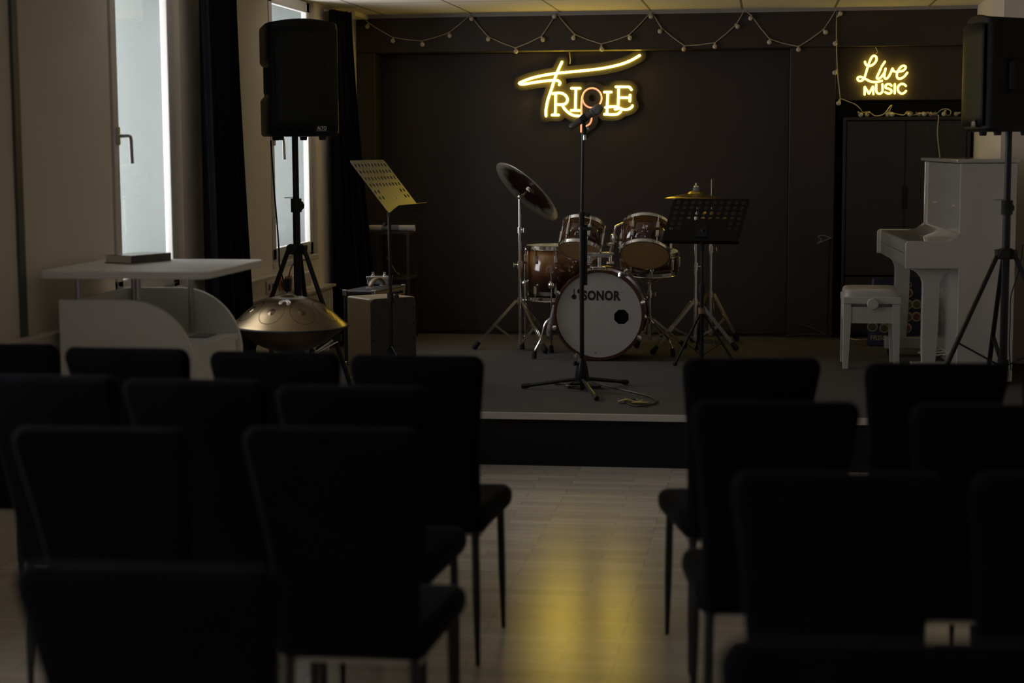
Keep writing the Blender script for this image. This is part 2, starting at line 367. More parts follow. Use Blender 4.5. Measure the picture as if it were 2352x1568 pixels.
def plate_with_holes(outer, holes, fn, t0, t1, name, m, parent, **kw):
    bm = bmesh.new()
    def loop(pts, t): 
        vs = [bm.verts.new(fn(u, v, t)) for u, v in pts]
        return vs, [bm.edges.new((vs[i], vs[(i+1) % len(vs)])) for i in range(len(vs))]
    rings = [[], []]
    for k, t in enumerate((t0, t1)):
        es = []
        for pts in [outer] + holes:
            vs, e = loop(pts, t); rings[k].append(vs); es += e
        bmesh.ops.triangle_fill(bm, use_beauty=True, edges=es)
    for a, b in zip(*rings):
        for i in range(len(a)):
            j = (i+1) % len(a); bm.faces.new((a[i], a[j], b[j], b[i]))
    bm.verts.index_update(); g = G(); g.v = [v.co.copy() for v in bm.verts]; g.f = [tuple(v.index for v in f.verts) for f in bm.faces]; bm.free()
    return g.build(name, m, parent, **kw)
def text_into(g, s, fn, wdt, hgt, t0=.0, t1=.0012, bold=0.0, spacing=1.0):
    cu = bpy.data.curves.new('lettering', 'FONT'); cu.body = s; cu.offset = bold; cu.space_character = spacing; cu.resolution_u = 4
    cu.extrude = .5
    ob = bpy.data.objects.new('lettering', cu); C.objects.link(ob)
    dg = bpy.context.evaluated_depsgraph_get(); me = bpy.data.meshes.new_from_object(ob.evaluated_get(dg))
    xs = [v.co.x for v in me.vertices]; ys = [v.co.y for v in me.vertices]; x0, x1, y0, y1 = min(xs), max(xs), min(ys), max(ys)
    vs = [fn((v.co.x-x0)/(x1-x0)*wdt, (v.co.y-y0)/(y1-y0)*hgt, t1 if v.co.z > 0 else t0) for v in me.vertices]
    g.add(vs, [tuple(p.vertices) for p in me.polygons])
    bpy.data.objects.remove(ob); bpy.data.curves.remove(cu); bpy.data.meshes.remove(me)
    return g
def struct(name, g, m, **kw): return g.build(name, m, kind='structure', **kw)

# ================================================================== SETTING
XL, XR, XR2 = -2.934, 1.398, 1.70
YREAR, YB, YREC = -2.6, 12.45, 12.65
ZC = 2.548; STG = .267; YST = 8.703
struct('floor', G().box((XL-.5, YREAR-.2, -.1), (XR2+.2, YB+1, 0)), 'planks', smooth=0)
struct('ceiling', G().box((XL-.5, YREAR-.2, ZC), (XR2+.2, YB+1, ZC+.1)), 'tiles', smooth=0)
# left wall with its window openings (the two nearest the camera light the chairs from outside the frame)
W1, W2 = (7.62, 8.59, .905, 2.546), (10.19, 11.27, .905, 2.546)
W3, W4, W5 = (3.5, 4.6, .93, 2.52), (1.4, 2.3, .93, 2.52), (-1.6, -.8, .93, 2.52)
g = G(); XO = XL-.42
ys = YREAR
for a, b, z0, z1 in sorted([W1, W2, W3, W4, W5]):
    g.box((XO, ys, 0), (XL, a, ZC)); g.box((XO, a, 0), (XL, b, z0)); g.box((XO, a, z1), (XL, b, ZC)); ys = b
g.box((XO, ys, 0), (XL, YB+.6, ZC))
struct('wall_left', g, 'cream', smooth=0)
# right wall: steps in towards the stage corner
struct('wall_right', G().box((XR2, YREAR, 0), (XR2+.2, 8.6, ZC)), 'beige', smooth=0)
struct('wall_right_stage', G().box((XR2, 8.6, 0), (XR2+.2, 11.05, ZC)).box((XR, 11.05, 0), (XR2+.2, YB+.6, ZC)), 'cream', smooth=0)
# rear wall behind the camera with a window
RW = (-1.3, -.7, .9, 2.45)
g = G().box((XL, YREAR-.2, 0), (RW[0], YREAR, ZC)).box((RW[1], YREAR-.2, 0), (XR2, YREAR, ZC)).box((RW[0], YREAR-.2, 0), (RW[1], YREAR, RW[2])).box((RW[0], YREAR-.2, RW[3]), (RW[1], YREAR, ZC))
struct('wall_rear', g, 'brownwall', smooth=0)
# back wall: dark beam, pilasters, recess, niche
g = G()
g.box((XL, YB, 0.0), (-2.80, YB+.5, 2.282))                    # left pilaster
g.box((XL, YB, 2.282), (XR, YB+.5, ZC))                           # beam
g.box((-2.80, YREC, 0.0), (.142, YB+.5, 2.282))                # recess
g.box((.142, YB, 0.0), (.456, YB+.5, 2.282))                   # right pilaster
g.box((.456, YB+.05, 1.915), (XR, YB+.5, 2.282))                  # panel carrying the small sign
g.box((XL-.4, YB+.49, 0), (XR2+.2, YB+.62, ZC)).box((.456, YB, 0), (XR, YB+.5, STG-.001))                  # niche back
struct('wall_back', g, 'darkwall', smooth=0, bevel=.006)
struct('baseboard_back', G().box((-2.80, YREC-.012, STG), (.142, YREC, STG+.035)), 'wood', smooth=0)
struct('trim_1', G().box((XL, YB-.012, ZC-.022), (XR, YB, ZC)).box((XL, YB-.03, ZC-.006), (XR, YB-.012, ZC)), 'ceiltrim', smooth=0)
struct('trim_2', G().box((XL, 6.575, .86), (XL+.012, 6.635, ZC)), 'trimgrey', smooth=0, bevel=.004)
struct('trim_3', G().box((XL, 12.0, ZC-.03), (XL+.10, YB-.03, ZC)), 'cream', smooth=0)

# windows: outer reveal lining, frame, sash, pane, handle
def window(i, win, handle=True):
    y0, y1, z0, z1 = win; xi = XL-.03
    fr = G()
    for a, b in (((xi-.03, y0, z0), (xi, y0+.08, z1)), ((xi-.03, y1-.08, z0), (xi, y1, z1)), ((xi-.03, y0, z0), (xi, y1, z0+.045)), ((xi-.03, y0, z1-.035), (xi, y1, z1))): fr.box(a, b)
    root = fr.build(f'window_{i}', 'white', kind='structure', smooth=0, bevel=.004)
    sa = G(); a0, a1, b0, b1 = y0+.068, y1-.068, z0+.03, z1-.004; t = .070
    for a, b in (((xi-.02, a0, b0), (xi+.018, a0+t, b1)), ((xi-.02, a1-t, b0), (xi+.018, a1, b1)), ((xi-.02, a0, b0), (xi+.018, a1, b0+t)), ((xi-.02, a0, b1-t), (xi+.018, a1, b1))): sa.box(a, b)
    s = sa.build('sash', 'white', root, smooth=0, bevel=.006)
    G().box((xi-.004, a0+t-.005, b0+t-.005), (xi+.000, a1-t+.005, b1-t+.005)).build('pane', 'glass', root, smooth=0)
    rv = G()
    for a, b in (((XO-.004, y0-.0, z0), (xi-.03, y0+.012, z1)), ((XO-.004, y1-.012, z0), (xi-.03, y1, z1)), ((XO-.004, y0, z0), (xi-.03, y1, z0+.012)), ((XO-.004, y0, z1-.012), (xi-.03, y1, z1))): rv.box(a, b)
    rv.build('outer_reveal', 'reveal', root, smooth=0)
    sl = G().box((xi-.0, y0+.002, z0-.02), (XL+.006, y1-.002, z0+.012)).build('sill', 'white', root, smooth=0, bevel=.004)
    if handle:
        hz = 1.665; hy = a0+t*.55; x = xi+.018
        h = G().prism(rrect(.014, .042, .012), lambda u, v, t: (x+t, hy+u, hz+v), 0, .012)
        h.tube(smooth_path([(x+.01, hy, hz), (x+.035, hy, hz), (x+.055, hy+.006, hz), (x+.062, hy+.010, hz-.012), (x+.063, hy+.012, hz-.06), (x+.064, hy+.014, hz-.125)], 4), .0085, 10)
        h.build('handle', 'steel', s, label='metal window handle')
    return root
for i, wn in enumerate((W1, W2, W3, W4, W5)): window(i+1, wn, i < 2)
y0, y1 = RW[0], RW[1]
g = G(); yy = YREAR-.12
for a in (y0, (y0+y1)/2-.03, y1-.06): g.box((a, yy-.05, RW[2]), (a+.06, yy, RW[3]))
g.box((y0, yy-.05, RW[2]), (y1, yy, RW[2]+.06)).box((y0, yy-.05, RW[3]-.06), (y1, yy, RW[3]))
wr = struct('window_6', g, 'white', smooth=0)
G().box((y0, yy-.03, RW[2]), (y1, yy-.026, RW[3])).build('pane', 'glass', wr, smooth=0)
# light portals in the openings help the sky light find its way in
def portal(loc, rot, sx, sy):
    l = bpy.data.lights.new('sky_portal', 'AREA'); l.shape = 'RECTANGLE'; l.size = sx; l.size_y = sy; l.cycles.is_portal = True
    o = bpy.data.objects.new('sky_portal', l); C.objects.link(o); o.location = loc; o.rotation_euler = rot; o['kind'] = 'helper'
for a, b, z0, z1 in (W1, W2, W3, W4, W5): portal((XO-.03, (a+b)/2, (z0+z1)/2), (0, -PI/2, 0), z1-z0, b-a)
portal(((RW[0]+RW[1])/2, YREAR-.24, (RW[2]+RW[3])/2), (PI/2, 0, 0), RW[1]-RW[0], RW[3]-RW[2])

# ================================================================== STAGE
t = thing('stage', 'low carpeted stage with black front and pale edge strip', 'stage', (-.6, YST, 0))
G().box((XL+.004, YST, .0), (XR-.004, YB-.004, STG-.022)).box((XR-.004, YST, .0), (XR2-.004, 11.046, STG-.022)).build('front', 'stagefront', t, smooth=0)
G().prism([(XL+.004, YST+.001), (XR2-.004, YST+.001), (XR2-.004, 11.046), (XR-.004, 11.046), (XR-.004, YB-.004), (XL+.004, YB-.004)], lambda u, v, q: (u, v, q), STG-.022, STG).build('carpet', 'carpet', t, smooth=0)
G().box((XL+.004, YST-.012, STG-.03), (XR2-.004, YST+.001, STG+.004)).build('edge_strip', 'alu', t, smooth=0, bevel=.002, label='pale metal edge strip')

# ================================================================== CHAIRS
def chair_back():
    g = G(); secs = []
    Z0, Z1 = .435, .985
    lv = [0, .008, .02, .05, .12, .25, .4, .55, .7, .82, .9, .935, .955, .97, .982, .99, .996, 1.0]
    for v in lv:
        hw = .168 + .041*(max(0, v)**1.3) - .008*math.sin(PI*v)
        d = (1-v)*(Z1-Z0)
        r = .045
        if d < r: hw -= r - math.sqrt(max(0, r*r-(r-d)**2))
        if v < .02: hw -= .012*(1-v/.02)
        ht = .029
        if d < .02: ht = .029*math.sqrt(max(.02, 1-((.02-d)/.02)**2))
        if v == 0: ht = .018
        z = Z0 + v*(Z1-Z0); yo = -.155*v + .035*math.sin(PI*v)*(1-v)
        sec = []
        for u, q in rrect(hw, ht, min(ht*.95, hw*.5), 6):
            sag = -.010*math.cos(PI*u/.21*.9)*v**4 if abs(u) < .21 else 0
            pad = .008*(1-(u/hw)**2)*math.sin(PI*min(1, v*1.02))*(1 if q > 0 else -.35)
            sec.append((u, yo+q+pad, z+sag))
        secs.append(sec)
    return g.loft(secs)
def chair_seat():
    g = G(); secs = []
    for k, y in enumerate([-.015, -.005, .03, .12, .25, .36, .42, .45, .468, .476, .48]):
        e = min(1, (y+.015)/.04); f_ = min(1, (.48-y)/.05); s = math.sqrt(max(.02, 1-(1-e)**2)); s2 = math.sqrt(max(.03, 1-(1-f_)**2)); q = min(s, s2)
        hw = (.178+.030*min(1, max(0, y)/.4))*(.86+.14*q); hh = .038*q
        secs.append([(u, y, .452+v+.006*math.cos(u*6)*q*(1 if v > 0 else 0)) for u, v in rrect(hw, hh, hh*.9, 5)])
    return g.loft(secs)
def make_chair():
    r = thing('upholstered_chair', '', 'chair', (0,0,0), local=True)
    chair_seat().build('seat', 'velvet', r, smooth=60)
    chair_back().build('backrest', 'velvet', r, smooth=60)
    G().box((-.165, .02, .406), (.165, .44, .418)).build('seat_underside', 'felt', r, smooth=0, label='pale fabric underside')
    for sx, y, tx, ty in ((-1, .012, .006, -.01), (1, .012, .006, -.01), (-1, .435, .006, .012), (1, .435, .006, .012)):
        x = .148 if y < .1 else .168
        G().tube([(sx*x, y, .425), (sx*x, y, .40), (sx*(x+tx*.5), y+ty*.5, .2), (sx*(x+tx), y+ty, 0)], [.0125, .0125, .0125, .0075], 12).build('leg', 'chairblack', r)
    return r
ROWL = {'A': 'front row', 'B': 'second row', 'C': 'third row', 'D': 'row nearest the camera'}
CH = [ # left top corner, right top corner (photo), label
 ((-160,793),(140,793),'black velvet chair by the window wall, leftmost of the front row','left block of chairs'),
 ((140,800),(440,805),'black velvet chair in front row, before the white standing desk','left block of chairs'),
 ((478,810),(782,812),'black velvet chair in front row, right before the handpan','left block of chairs'),
 ((802,817),(1112,822),'black velvet aisle chair in front row, before the box drum','left block of chairs'),
 ((-60,862),(278,868),'black velvet chair in second row, cut by the left picture edge','left block of chairs'),
 ((282,872),(612,878),'black velvet chair, middle of the second row left of the aisle','left block of chairs'),
 ((630,888),(982,892),'black velvet aisle chair in second row, left of the aisle','left block of chairs'),
 ((18,985),(440,990),'black velvet chair in third row, second from the aisle on the left','left block of chairs'),
 ((548,985),(978,990),'black velvet aisle chair in third row, left of the aisle','left block of chairs'),
 ((30,1303),(640,1312),'black velvet chair nearest the camera at bottom left','left block of chairs'),
 ((1565,827),(1890,825),'black velvet aisle chair in front row, right of the aisle','right block of chairs'),
 ((1985,837),(2322,838),'black velvet chair in front row, before the white piano','right block of chairs'),
 ((2349,838),(2690,838),'black velvet chair in front row, mostly cut by right picture edge','right block of chairs'),
 ((1585,927),(1978,926),'black velvet aisle chair in second row, right of the aisle','right block of chairs'),
 ((2085,932),(2500,935),'black velvet chair in second row, second from aisle on the right','right block of chairs'),
 ((1672,1088),(2190,1095),'black velvet aisle chair in third row, right of the aisle','right block of chairs'),
 ((2225,1092),(2750,1098),'black velvet chair in third row at the right picture edge','right block of chairs'),
 ((1655,1487),(2400,1482),'black velvet chair nearest the camera at bottom right','right block of chairs'),
]
proto = make_chair()
for i, (a, b, lab, grp) in enumerate(CH):
    p, q = atZ(*a, .985), atZ(*b, .985); m = (p+q)/2; an = math.atan2(q.y-p.y, q.x-p.x)*(1.15 if grp.startswith('right') and 'front row' in lab else .6) + (.035 if 'before the box drum' in lab else 0)
    loc = Vector((m.x, m.y, 0)) + Vector((-math.sin(an), math.cos(an), 0))*.155
    if i == 0: o = proto; o.location = loc; o.rotation_euler = (0,0,an); o['label'] = lab; o['group'] = grp
    else: dup(proto, loc, an, lab, grp)

# ================================================================== LEFT SIDE
# trunking with sockets
t = thing('cable_trunking', 'cream cable trunking along left wall with orange and white sockets', 'cable trunking', (XL, 8.5, .73))
G().box((XL, 6.3, .735), (XL+.05, 10.15, .865)).box((XL, 10.15, .735), (XL+.05, 10.9, .83)).build('duct', 'duct', t, smooth=0, bevel=.008)
G().box((XL+.049, 6.3, .852), (XL+.056, 10.1, .858)).box((XL+.049, 6.3, .742), (XL+.056, 10.1, .748)).build('cover_lip', 'duct', t, smooth=0)
for y, mt, lb in ((9.33, 'orange', 'orange socket'), (9.40, 'orange', 'orange socket'), (9.90, 'socket', 'white socket'), (9.975, 'socket', 'white socket'), (10.16, 'orange', 'orange socket'), (10.30, 'orange', 'orange socket'), (10.37, 'orange', 'orange socket')):
    s = G().box((XL+.05, y-.034, .765), (XL+.06, y+.034, .838)).build('socket', mt, t, smooth=0, bevel=.004, label=lb)
    G().lathe([(.021, 0), (.021, .0015), (.016, .0015), (.015, -.001)], (XL+.0605, y, .80), (1,0,0), 16).build('socket_hole', 'trimgrey' if mt == 'socket' else 'wood', s)
# radiator beneath the second window
t = thing('radiator', 'white ribbed panel radiator below the far window', 'radiator', (XL+.06, 11.15, STG))
g = G().box((XL+.02, 10.72, STG+.12), (XL+.05, 11.44, .69))
for k in range(17): g.box((XL+.05, 10.74+k*.04, STG+.14), (XL+.062, 10.762+k*.04, .67))
g.build('panel', 'radiator', t, smooth=0, bevel=.003)
G().box((XL+.003, 10.715, .69), (XL+.075, 11.445, .705)).build('top_grille', 'radiator', t, smooth=0)
for y in (10.85, 11.3): G().box((XL, y, STG), (XL+.05, y+.03, STG+.14)).build('bracket', 'radiator', t, smooth=0)
# curtains
def curtain(name, label, top, bot, z0, folds, amp, xo):
    t = thing(name, label, 'curtain', (xo, (bot[0]+bot[1])/2, z0), 'curtains beside the windows')
    g = G(); rows = []; N = 110; K = 26
    for i in range(K+1):
        f = i/K; z = ZC-.03 + (z0-ZC+.03)*f; fl = f**1.4
        y0 = top[0] + (bot[0]-top[0])*f; y1 = top[1] + (bot[1]-top[1])*fl; xa = top[2] + (bot[2]-top[2])*fl
        row = []
        for k in range(N+1):
            s = k/N; ph = s*folds*2*PI
            a = amp*(.75+.5*f)*(1+.3*math.sin(s*9+1)); sw = .25*math.sin(f*2.5+s*4)
            row.append((xo + xa*math.sin(PI*s*.5)**1.5 + a*math.sin(ph+sw) + amp, y0 + (y1-y0)*s + .012*math.sin(2*ph+f*2), z))
        rows.append(row)
    g.sheet(rows).build('fabric', 'curtain', t, smooth=180, solid=.004)
    hd = G().tube([(xo-.005, top[0]-.02, ZC-.035), (xo+top[2]+.01, top[1]+.05, ZC-.035)], .008, 8).build('rail', 'white', t, label='white curtain rail')
    return t
curtain('curtain', 'navy black curtain between the two windows, behind the white desk', (8.62, 9.10, .03), (8.66, 9.28, .04), .3, 5, .035, XL+.07)
curtain('curtain', 'black curtain at the stage corner, right of the far window', (11.47, 11.80, .05), (11.50, 11.90, .20), .29, 5, .03, XL+.03)
# white standing desk
t = thing('reception_desk', 'white desk with raised top on steel posts and curved side panels', 'desk', (-2.5, 7.1, 0))
def tp(): 
    x0, x1, y0, y1 = -2.90, -2.185, 6.66, 7.47; r = .05
    pts = []
    for cx, cy, a0 in ((x1-r, y1-r, 0), (x0+r, y1-r, PI/2), (x0+r, y0+r, PI), (x1-r, y0+r, 1.5*PI)):
        for k in range(7): a = a0+PI/2*k/6; pts.append((cx+r*math.cos(a), cy+r*math.sin(a)))
    return pts
G().prism(tp(), lambda u, v, t_: (u, v, t_), 1.092, 1.121).build('tabletop', 'laminate_white', t, smooth=40, bevel=.003)
def side_poly():
    xl, xr, zt, r = -2.85, -2.285, .998, .27
    return [(xl, 0.0), (xr, 0.0), (xr, zt-r)] + [(xr-r+r*math.cos(a), zt-r+r*math.sin(a)) for a in [PI/2*k/14 for k in range(1, 15)]] + [(xl, zt)]
for y in (6.77, 7.42): G().prism(side_poly(), lambda u, v, t_: (u, t_, v), y, y+.022).build('side_panel', 'laminate_white', t, smooth=25, bevel=.002)
G().box((-2.80, 6.792, .06), (-2.78, 7.42, .998)).build('back_panel', 'laminate_white', t, smooth=0)
G().box((-2.78, 6.792, .775), (-2.30, 7.42, .80)).build('shelf', 'laminate_white', t, smooth=0)
G().box((-2.33, 6.792, .02), (-2.31, 7.42, .773)).build('front_panel', 'laminate_white', t, smooth=0)
for x, y in ((-2.78, 6.81), (-2.525, 6.81), (-2.76, 7.39), (-2.50, 7.39)): 
    G().cyl((x, y, .80), (x, y, 1.092), .012).build('post', 'steel', t, label='steel post')
t2 = tag(recentre(G().box((-2.45, 7.2, .8005), (-2.37, 7.33, .806)).build('notepad', 'gray', smooth=0)), 'thin grey pad lying on the desk shelf', 'notepad')
# book on the desk
p0, p1, p2 = atZ(302, 606, 1.122), atZ(392, 598, 1.122), atZ(250, 604, 1.122)
d = (p1-p0); d.z = 0; L = d.length; d.normalize(); nrm = Vector((-d.y, d.x, 0)); Wb = .15
bx = lambda u, v, z: p0 + d*u + nrm*v + Vector((0,0,z))
t = thing('book', 'thick hardback book lying on the white desk top', 'book', p0)
def slab(u0, u1, v0, v1, z0, z1):
    return G().add([bx(u,v,z) for z in (z0,z1) for u,v in ((u0,v0),(u1,v0),(u1,v1),(u0,v1))], [(0,3,2,1),(4,5,6,7),(0,1,5,4),(1,2,6,5),(2,3,7,6),(3,0,4,7)])
slab(.004, L-.004, .006, Wb-.004, .003, .032).build('pages', 'pages', t, smooth=0)
slab(0, L, 0, Wb, 0, .003).build('back_cover', 'cover', t, smooth=0)
slab(0, L, -.004, 0, 0, .035).build('spine', 'cover', t, smooth=0, bevel=.002)
slab(0, L, 0, Wb, .032, .035).build('front_cover', 'gloss', t, smooth=0)

# handpan on stand
hc = Vector((-2.325, 8.35, .74)); rim = .285
t = thing('handpan', 'bronze handpan with dimpled tone fields on a black stand', 'handpan', (hc.x, hc.y, 0))
tiltm = Matrix.Translation(hc) @ Matrix.Rotation(math.radians(1.0), 4, 'X') @ Matrix.Rotation(math.radians(1.2), 4, 'Y')
prof = [(rim, 0.0), (.279, .006), (.265, .020), (.24, .041), (.21, .071), (.18, .094), (.15, .113), (.125, .125), (.105, .132), (.09, .136), (.078, .1375), (.070, .1385), (.055, .138), (.045, .142), (.03, .150), (.012, .154), (.0, .154)]
hp = G(tiltm).lathe(prof, n=72, cap=False).build('upper_shell', 'pan', t, smooth=80)
lo = [(rim, 0), (.277, -.008), (.255, -.026), (.22, -.052), (.18, -.080), (.14, -.102), (.10, -.118), (.06, -.128), (.02, -.132), (0, -.132)]
G(tiltm).lathe(lo, n=72, cap=False).build('lower_shell', 'pandark', t, smooth=80)
G(tiltm).lathe([(rim-.004, -.004), (rim+.006, -.004), (rim+.009, 0), (rim+.006, .005), (rim-.004, .005)], n=72, cap=False).build('rim', 'rubber', t)
G(tiltm).lathe([(.092, .1352), (.078, .1385), (.070, .1397), (.056, .1391), (.047, .1425)], n=56, cap=False).build('centre_ring', 'steel', t, smooth=80, label='polished ring around the centre dome')
# dished tone fields, laid on the dome
def dome(rr):
    rs = sorted(prof); 
    for (a, za), (b, zb) in zip(rs, rs[1:]):
        if a <= rr <= b: return za + (zb-za)*(rr-a)/(b-a+1e-9)
    return 0
def dome_pt(x, y, lift): return (x, y, dome(math.hypot(x, y)) + lift)
for k in range(8):
    an = math.radians(-146 + 45*k); cx, cy = .192*math.cos(an), .192*math.sin(an); er, et = .060, .062
    ca, sa = math.cos(an), math.sin(an); rows = []
    for i in range(15):
        f = i/14; row = []
        for q in range(33):
            th = 2*PI*q/32; a_, b_ = er*f*math.cos(th), et*f*math.sin(th)
            row.append(dome_pt(cx + a_*ca - b_*sa, cy + a_*sa + b_*ca, -.0035*(1-f*f)**.5 + .0045*1 + (.007*math.sqrt(max(0, 1-(f/.32)**2)) if f < .32 else 0) - .0036))
        rows.append(row)
    G(tiltm).sheet(rows).build('tone_field', 'panfield', t, smooth=80)
g = G(tiltm)
for rr, a0, a1 in ((.026, -.25, 1.25), (.014, 0, 1)):
    pts = []
    base = Vector((.012, -.125)) if True else None
    for q in range(15):
        a = PI*(a0+(a1-a0)*q/14); pts.append(Vector((base.x + rr*math.cos(a), base.y + rr*math.sin(a)*.9, 0)))
    if rr < .02: pts = [Vector((pts[0].x, pts[0].y-.016, 0))] + pts + [Vector((pts[-1].x, pts[-1].y-.016, 0))]
    g.tube([dome_pt(p.x, p.y, .0) for p in pts], .0036, 6)
g.build('emblem', 'socket', t, label='pale arch emblem')
st = G(); st.cyl((hc.x, hc.y, .2), (hc.x, hc.y, .57), .016)
st.build('stand_post', 'black', t)
for k in range(3):
    an = math.radians(-90 + 120*k); e = Vector((math.cos(an), math.sin(an), 0))
    G().tube([hc*1 + Vector((0,0,-.19)) , hc + e*.12 + Vector((0,0,-.165)), hc + e*.135 + Vector((0,0,-.128))], .011, 8).build('stand_arm', 'black', t)
    G().tube([(hc.x, hc.y, .34), (hc.x+e.x*.34, hc.y+e.y*.34, .012)], .011, 8).build('stand_leg', 'black', t)
cl = G().bar((hc.x+.08, hc.y+.05, .58), (hc.x+.22, hc.y+.08, .675), .03, .006).tube([(hc.x+.12, hc.y+.04, .60), (hc.x+.235, hc.y+.06, .66)], .004, 8).bar((hc.x+.14, hc.y+.04, .53), (hc.x+.12, hc.y+.05, .62), .02, .006).build('adjuster', 'chrome', t, label='chrome adjuster lever')
G().box((hc.x+.205, hc.y+.05, .655), (hc.x+.245, hc.y+.09, .69)).build('clamp', 'rubber', cl, smooth=0, bevel=.006)

# loudspeakers on tripod stands
def speaker(cx, cy, zb, h, yaw, label):
    xf = Matrix.Translation((cx, cy, zb)) @ Matrix.Rotation(yaw, 4, 'Z')        # local: front faces -Y
    t = thing('loudspeaker', label, 'loudspeaker', (cx, cy, zb), 'loudspeakers on tripod stands')
    def sect(z, k=1.0, dz=None, notch=0):
        fw, bw, yf, yb = .196*k, .128*k, -.186, .186
        pts = [(-fw, yf+.03), (-fw+.02, yf+.004)]
        for q in range(7): u = -1+2*q/6; pts.append((u*(fw-.035), yf-.012*(1-u*u)))
        pts += [(fw-.02, yf+.004), (fw, yf+.03), (fw, yf+.09), (bw+.02, yb-.02), (bw-.02, yb), (-bw+.02, yb), (-bw-.02, yb-.02), (-fw, yf+.09)]
        out = []
        for x, y in pts:
            if notch and y > yf+.05: x -= math.copysign(notch, x)
            zz = z
            if dz is not None: zz = z + dz*((1-(x/.21)**2)*.028 - .008 - .02*max(0, (y+.02))/.18)
            out.append((x, y*(k if k < 1 else 1), zz))
        return out
    G(xf).loft([sect(.006, .93, None), sect(.02), sect(h*.33), sect(h*.365, 1, None, .022), sect(h*.62, 1, None, .022), sect(h*.655), sect(h-.03, 1, .6), sect(h-.004, .985, 1.0)]).build('cabinet', 'plastic', t, smooth=40, bevel=.006)
    gr = G(xf); rows = []
    for i in range(9):
        z = .035 + (h-.075)*i/8; rows.append([((-1+2*q/10)*.178, -.1955-.0135*(1-(-1+2*q/10)**2) - .003, z + (.012*(1-(-1+2*q/10)**2) if i == 8 else 0)) for q in range(11)])
    gr.sheet(rows).build('grille', 'grille', t, smooth=60, solid=.004)
    for s in (-1, 1):                                             # recessed side handles
        hd = G(xf).bar((s*.166, -.05, h*.375), (s*.166, -.05, h*.61), .05, .034, (0,1,0)).build('side_handle', 'rubber', t, smooth=0, bevel=.008)
    bg_ = G(xf).prism([(-.045, 0), (.045, 0), (.032, .036), (-.032, .036)], lambda u, v, t_: (u+.078, -.210-t_, .030+v), 0, .005).build('badge', 'plastic', t, smooth=0, label='badge reading ALTO')
    lt = G(xf); text_into(lt, 'ALTO', lambda u, v, t_: (u+.078-.027, -.2155-t_, .040+v), .054, .019, 0, .001, .02)
    lt.box((.051, -.2165, .0345), (.105, -.2155, .0365))
    lt.build('lettering', 'badge', bg_, smooth=0)
    for x, y in ((-.12, -.10), (.12, -.10), (-.08, .11), (.08, .11)): G(xf).cyl((x, y, -.014), (x, y, .008), .018, .022, 12).build('rubber_foot', 'rubber', t)
    return t, xf
def spk_stand(x, y, ztop, zcol, base, label, spread, angs):
    t = thing('speaker_stand', label, 'speaker stand', (x, y, base), 'tripod speaker stands')
    zm = zcol+.26
    G().cyl((x, y, zm-.05), (x, y, ztop), .0175).build('upper_pole', 'black', t)
    G().cyl((x, y, base+.10), (x, y, zm+.01), .021).build('lower_pole', 'black', t)
    k = G().cyl((x, y, zm-.055), (x, y, zm+.02), .030).build('height_clamp', 'rubber', t)
    G().lathe([(.02, -.05), (.02, -.03), (.026, -.03), (.03, -.02), (.026, -.008), (.01, 0)], (x+.012, y-.0, zm-.02), (0,-1,0), 10).build('clamp_knob', 'rubber', k)
    G().cyl((x-.065, y-.005, zm+.024), (x+.02, y-.005, zm+.024), .0025, None, 6).build('locking_pin', 'steel', k)
    c = G()
    for a in angs:
        e = Vector((math.cos(a), math.sin(a), 0)); c.bar((x, y, zcol), (x+e.x*.055, y+e.y*.055, zcol-.004), .045, .05)
    c.cyl((x, y, zcol-.03), (x, y, zcol+.028), .034); cc = c.build('collar', 'rubber', t, smooth=30, bevel=.004)
    G().lathe([(.012, 0), (.028, .01), (.03, .03), (.024, .036), (.0, .038)], (x-.015, y-.035, zcol+.004), (0,-1,0), 12).build('collar_knob', 'rubber', cc)
    zl = base+.17
    G().cyl((x, y, zl-.03), (x, y, zl+.03), .03).build('lower_hub', 'rubber', t)
    for a in angs:
        e = Vector((math.cos(a), math.sin(a), 0)); top = Vector((x, y, zcol-.01)) + e*.05; ft = Vector((x, y, base+.021)) + e*spread
        l = G().tube([top, ft], .0135, 10).build('leg', 'black', t)
        G().ball(ft, .02, 10).build('foot', 'rubber', l)
        mid = top.lerp(ft, .62); b = G().bar(mid, Vector((x, y, zl)) + e*.02, .022, .008).build('brace', 'black', t)
    return t
Ysp = 9.45; a_, b_ = atY(589, 310, Ysp), atY(772, 310, Ysp); cxs = atY(679, 400, Ysp).x
zb_ = atY(680, 316, Ysp).z; zt_ = atY(680, 50, Ysp).z
speaker(cxs+.005, Ysp, zb_, zt_-zb_-.01, math.radians(33), 'black loudspeaker on tripod by the far window, badge facing the room')
spk_stand(cxs, Ysp, zb_+.02, atY(680, 572, Ysp).z, STG, 'black tripod stand under the left loudspeaker, behind the handpan', .33, [math.radians(a) for a in (-165, -15, 90)])
Ysr = 9.55; xr_ = atY(2315, 400, Ysr).x; zbr = atY(2300, 305, Ysr).z
speaker(xr_, Ysr, zbr, atY(2320, 37, Ysr).z-zbr-.01, math.radians(-79), 'black loudspeaker on tripod before the piano, cut by right picture edge')
spk_stand(xr_, Ysr, zbr+.02, atY(2311, 582, Ysr).z, STG, 'black tripod stand under the right loudspeaker, before the piano', .40, [math.radians(a) for a in (-160, -25, 95)])
pts = [atY(*p, Ysp+.03) for p in ((622, 322), (627, 400), (630, 440), (637, 520), (641, 580), (642, 610), (650, 640), (660, 672))]
tag(recentre(G().tube(smooth_path(pts, 5), .0045, 8).build('speaker_cable', 'rubber')), 'black cable hanging from the left loudspeaker beside its stand', 'cable')
pts = [atY(*p, Ysr+.05) for p in ((2350, 560), (2345, 600), (2335, 640), (2322, 680), (2320, 740), (2318, 800), (2322, 850))]
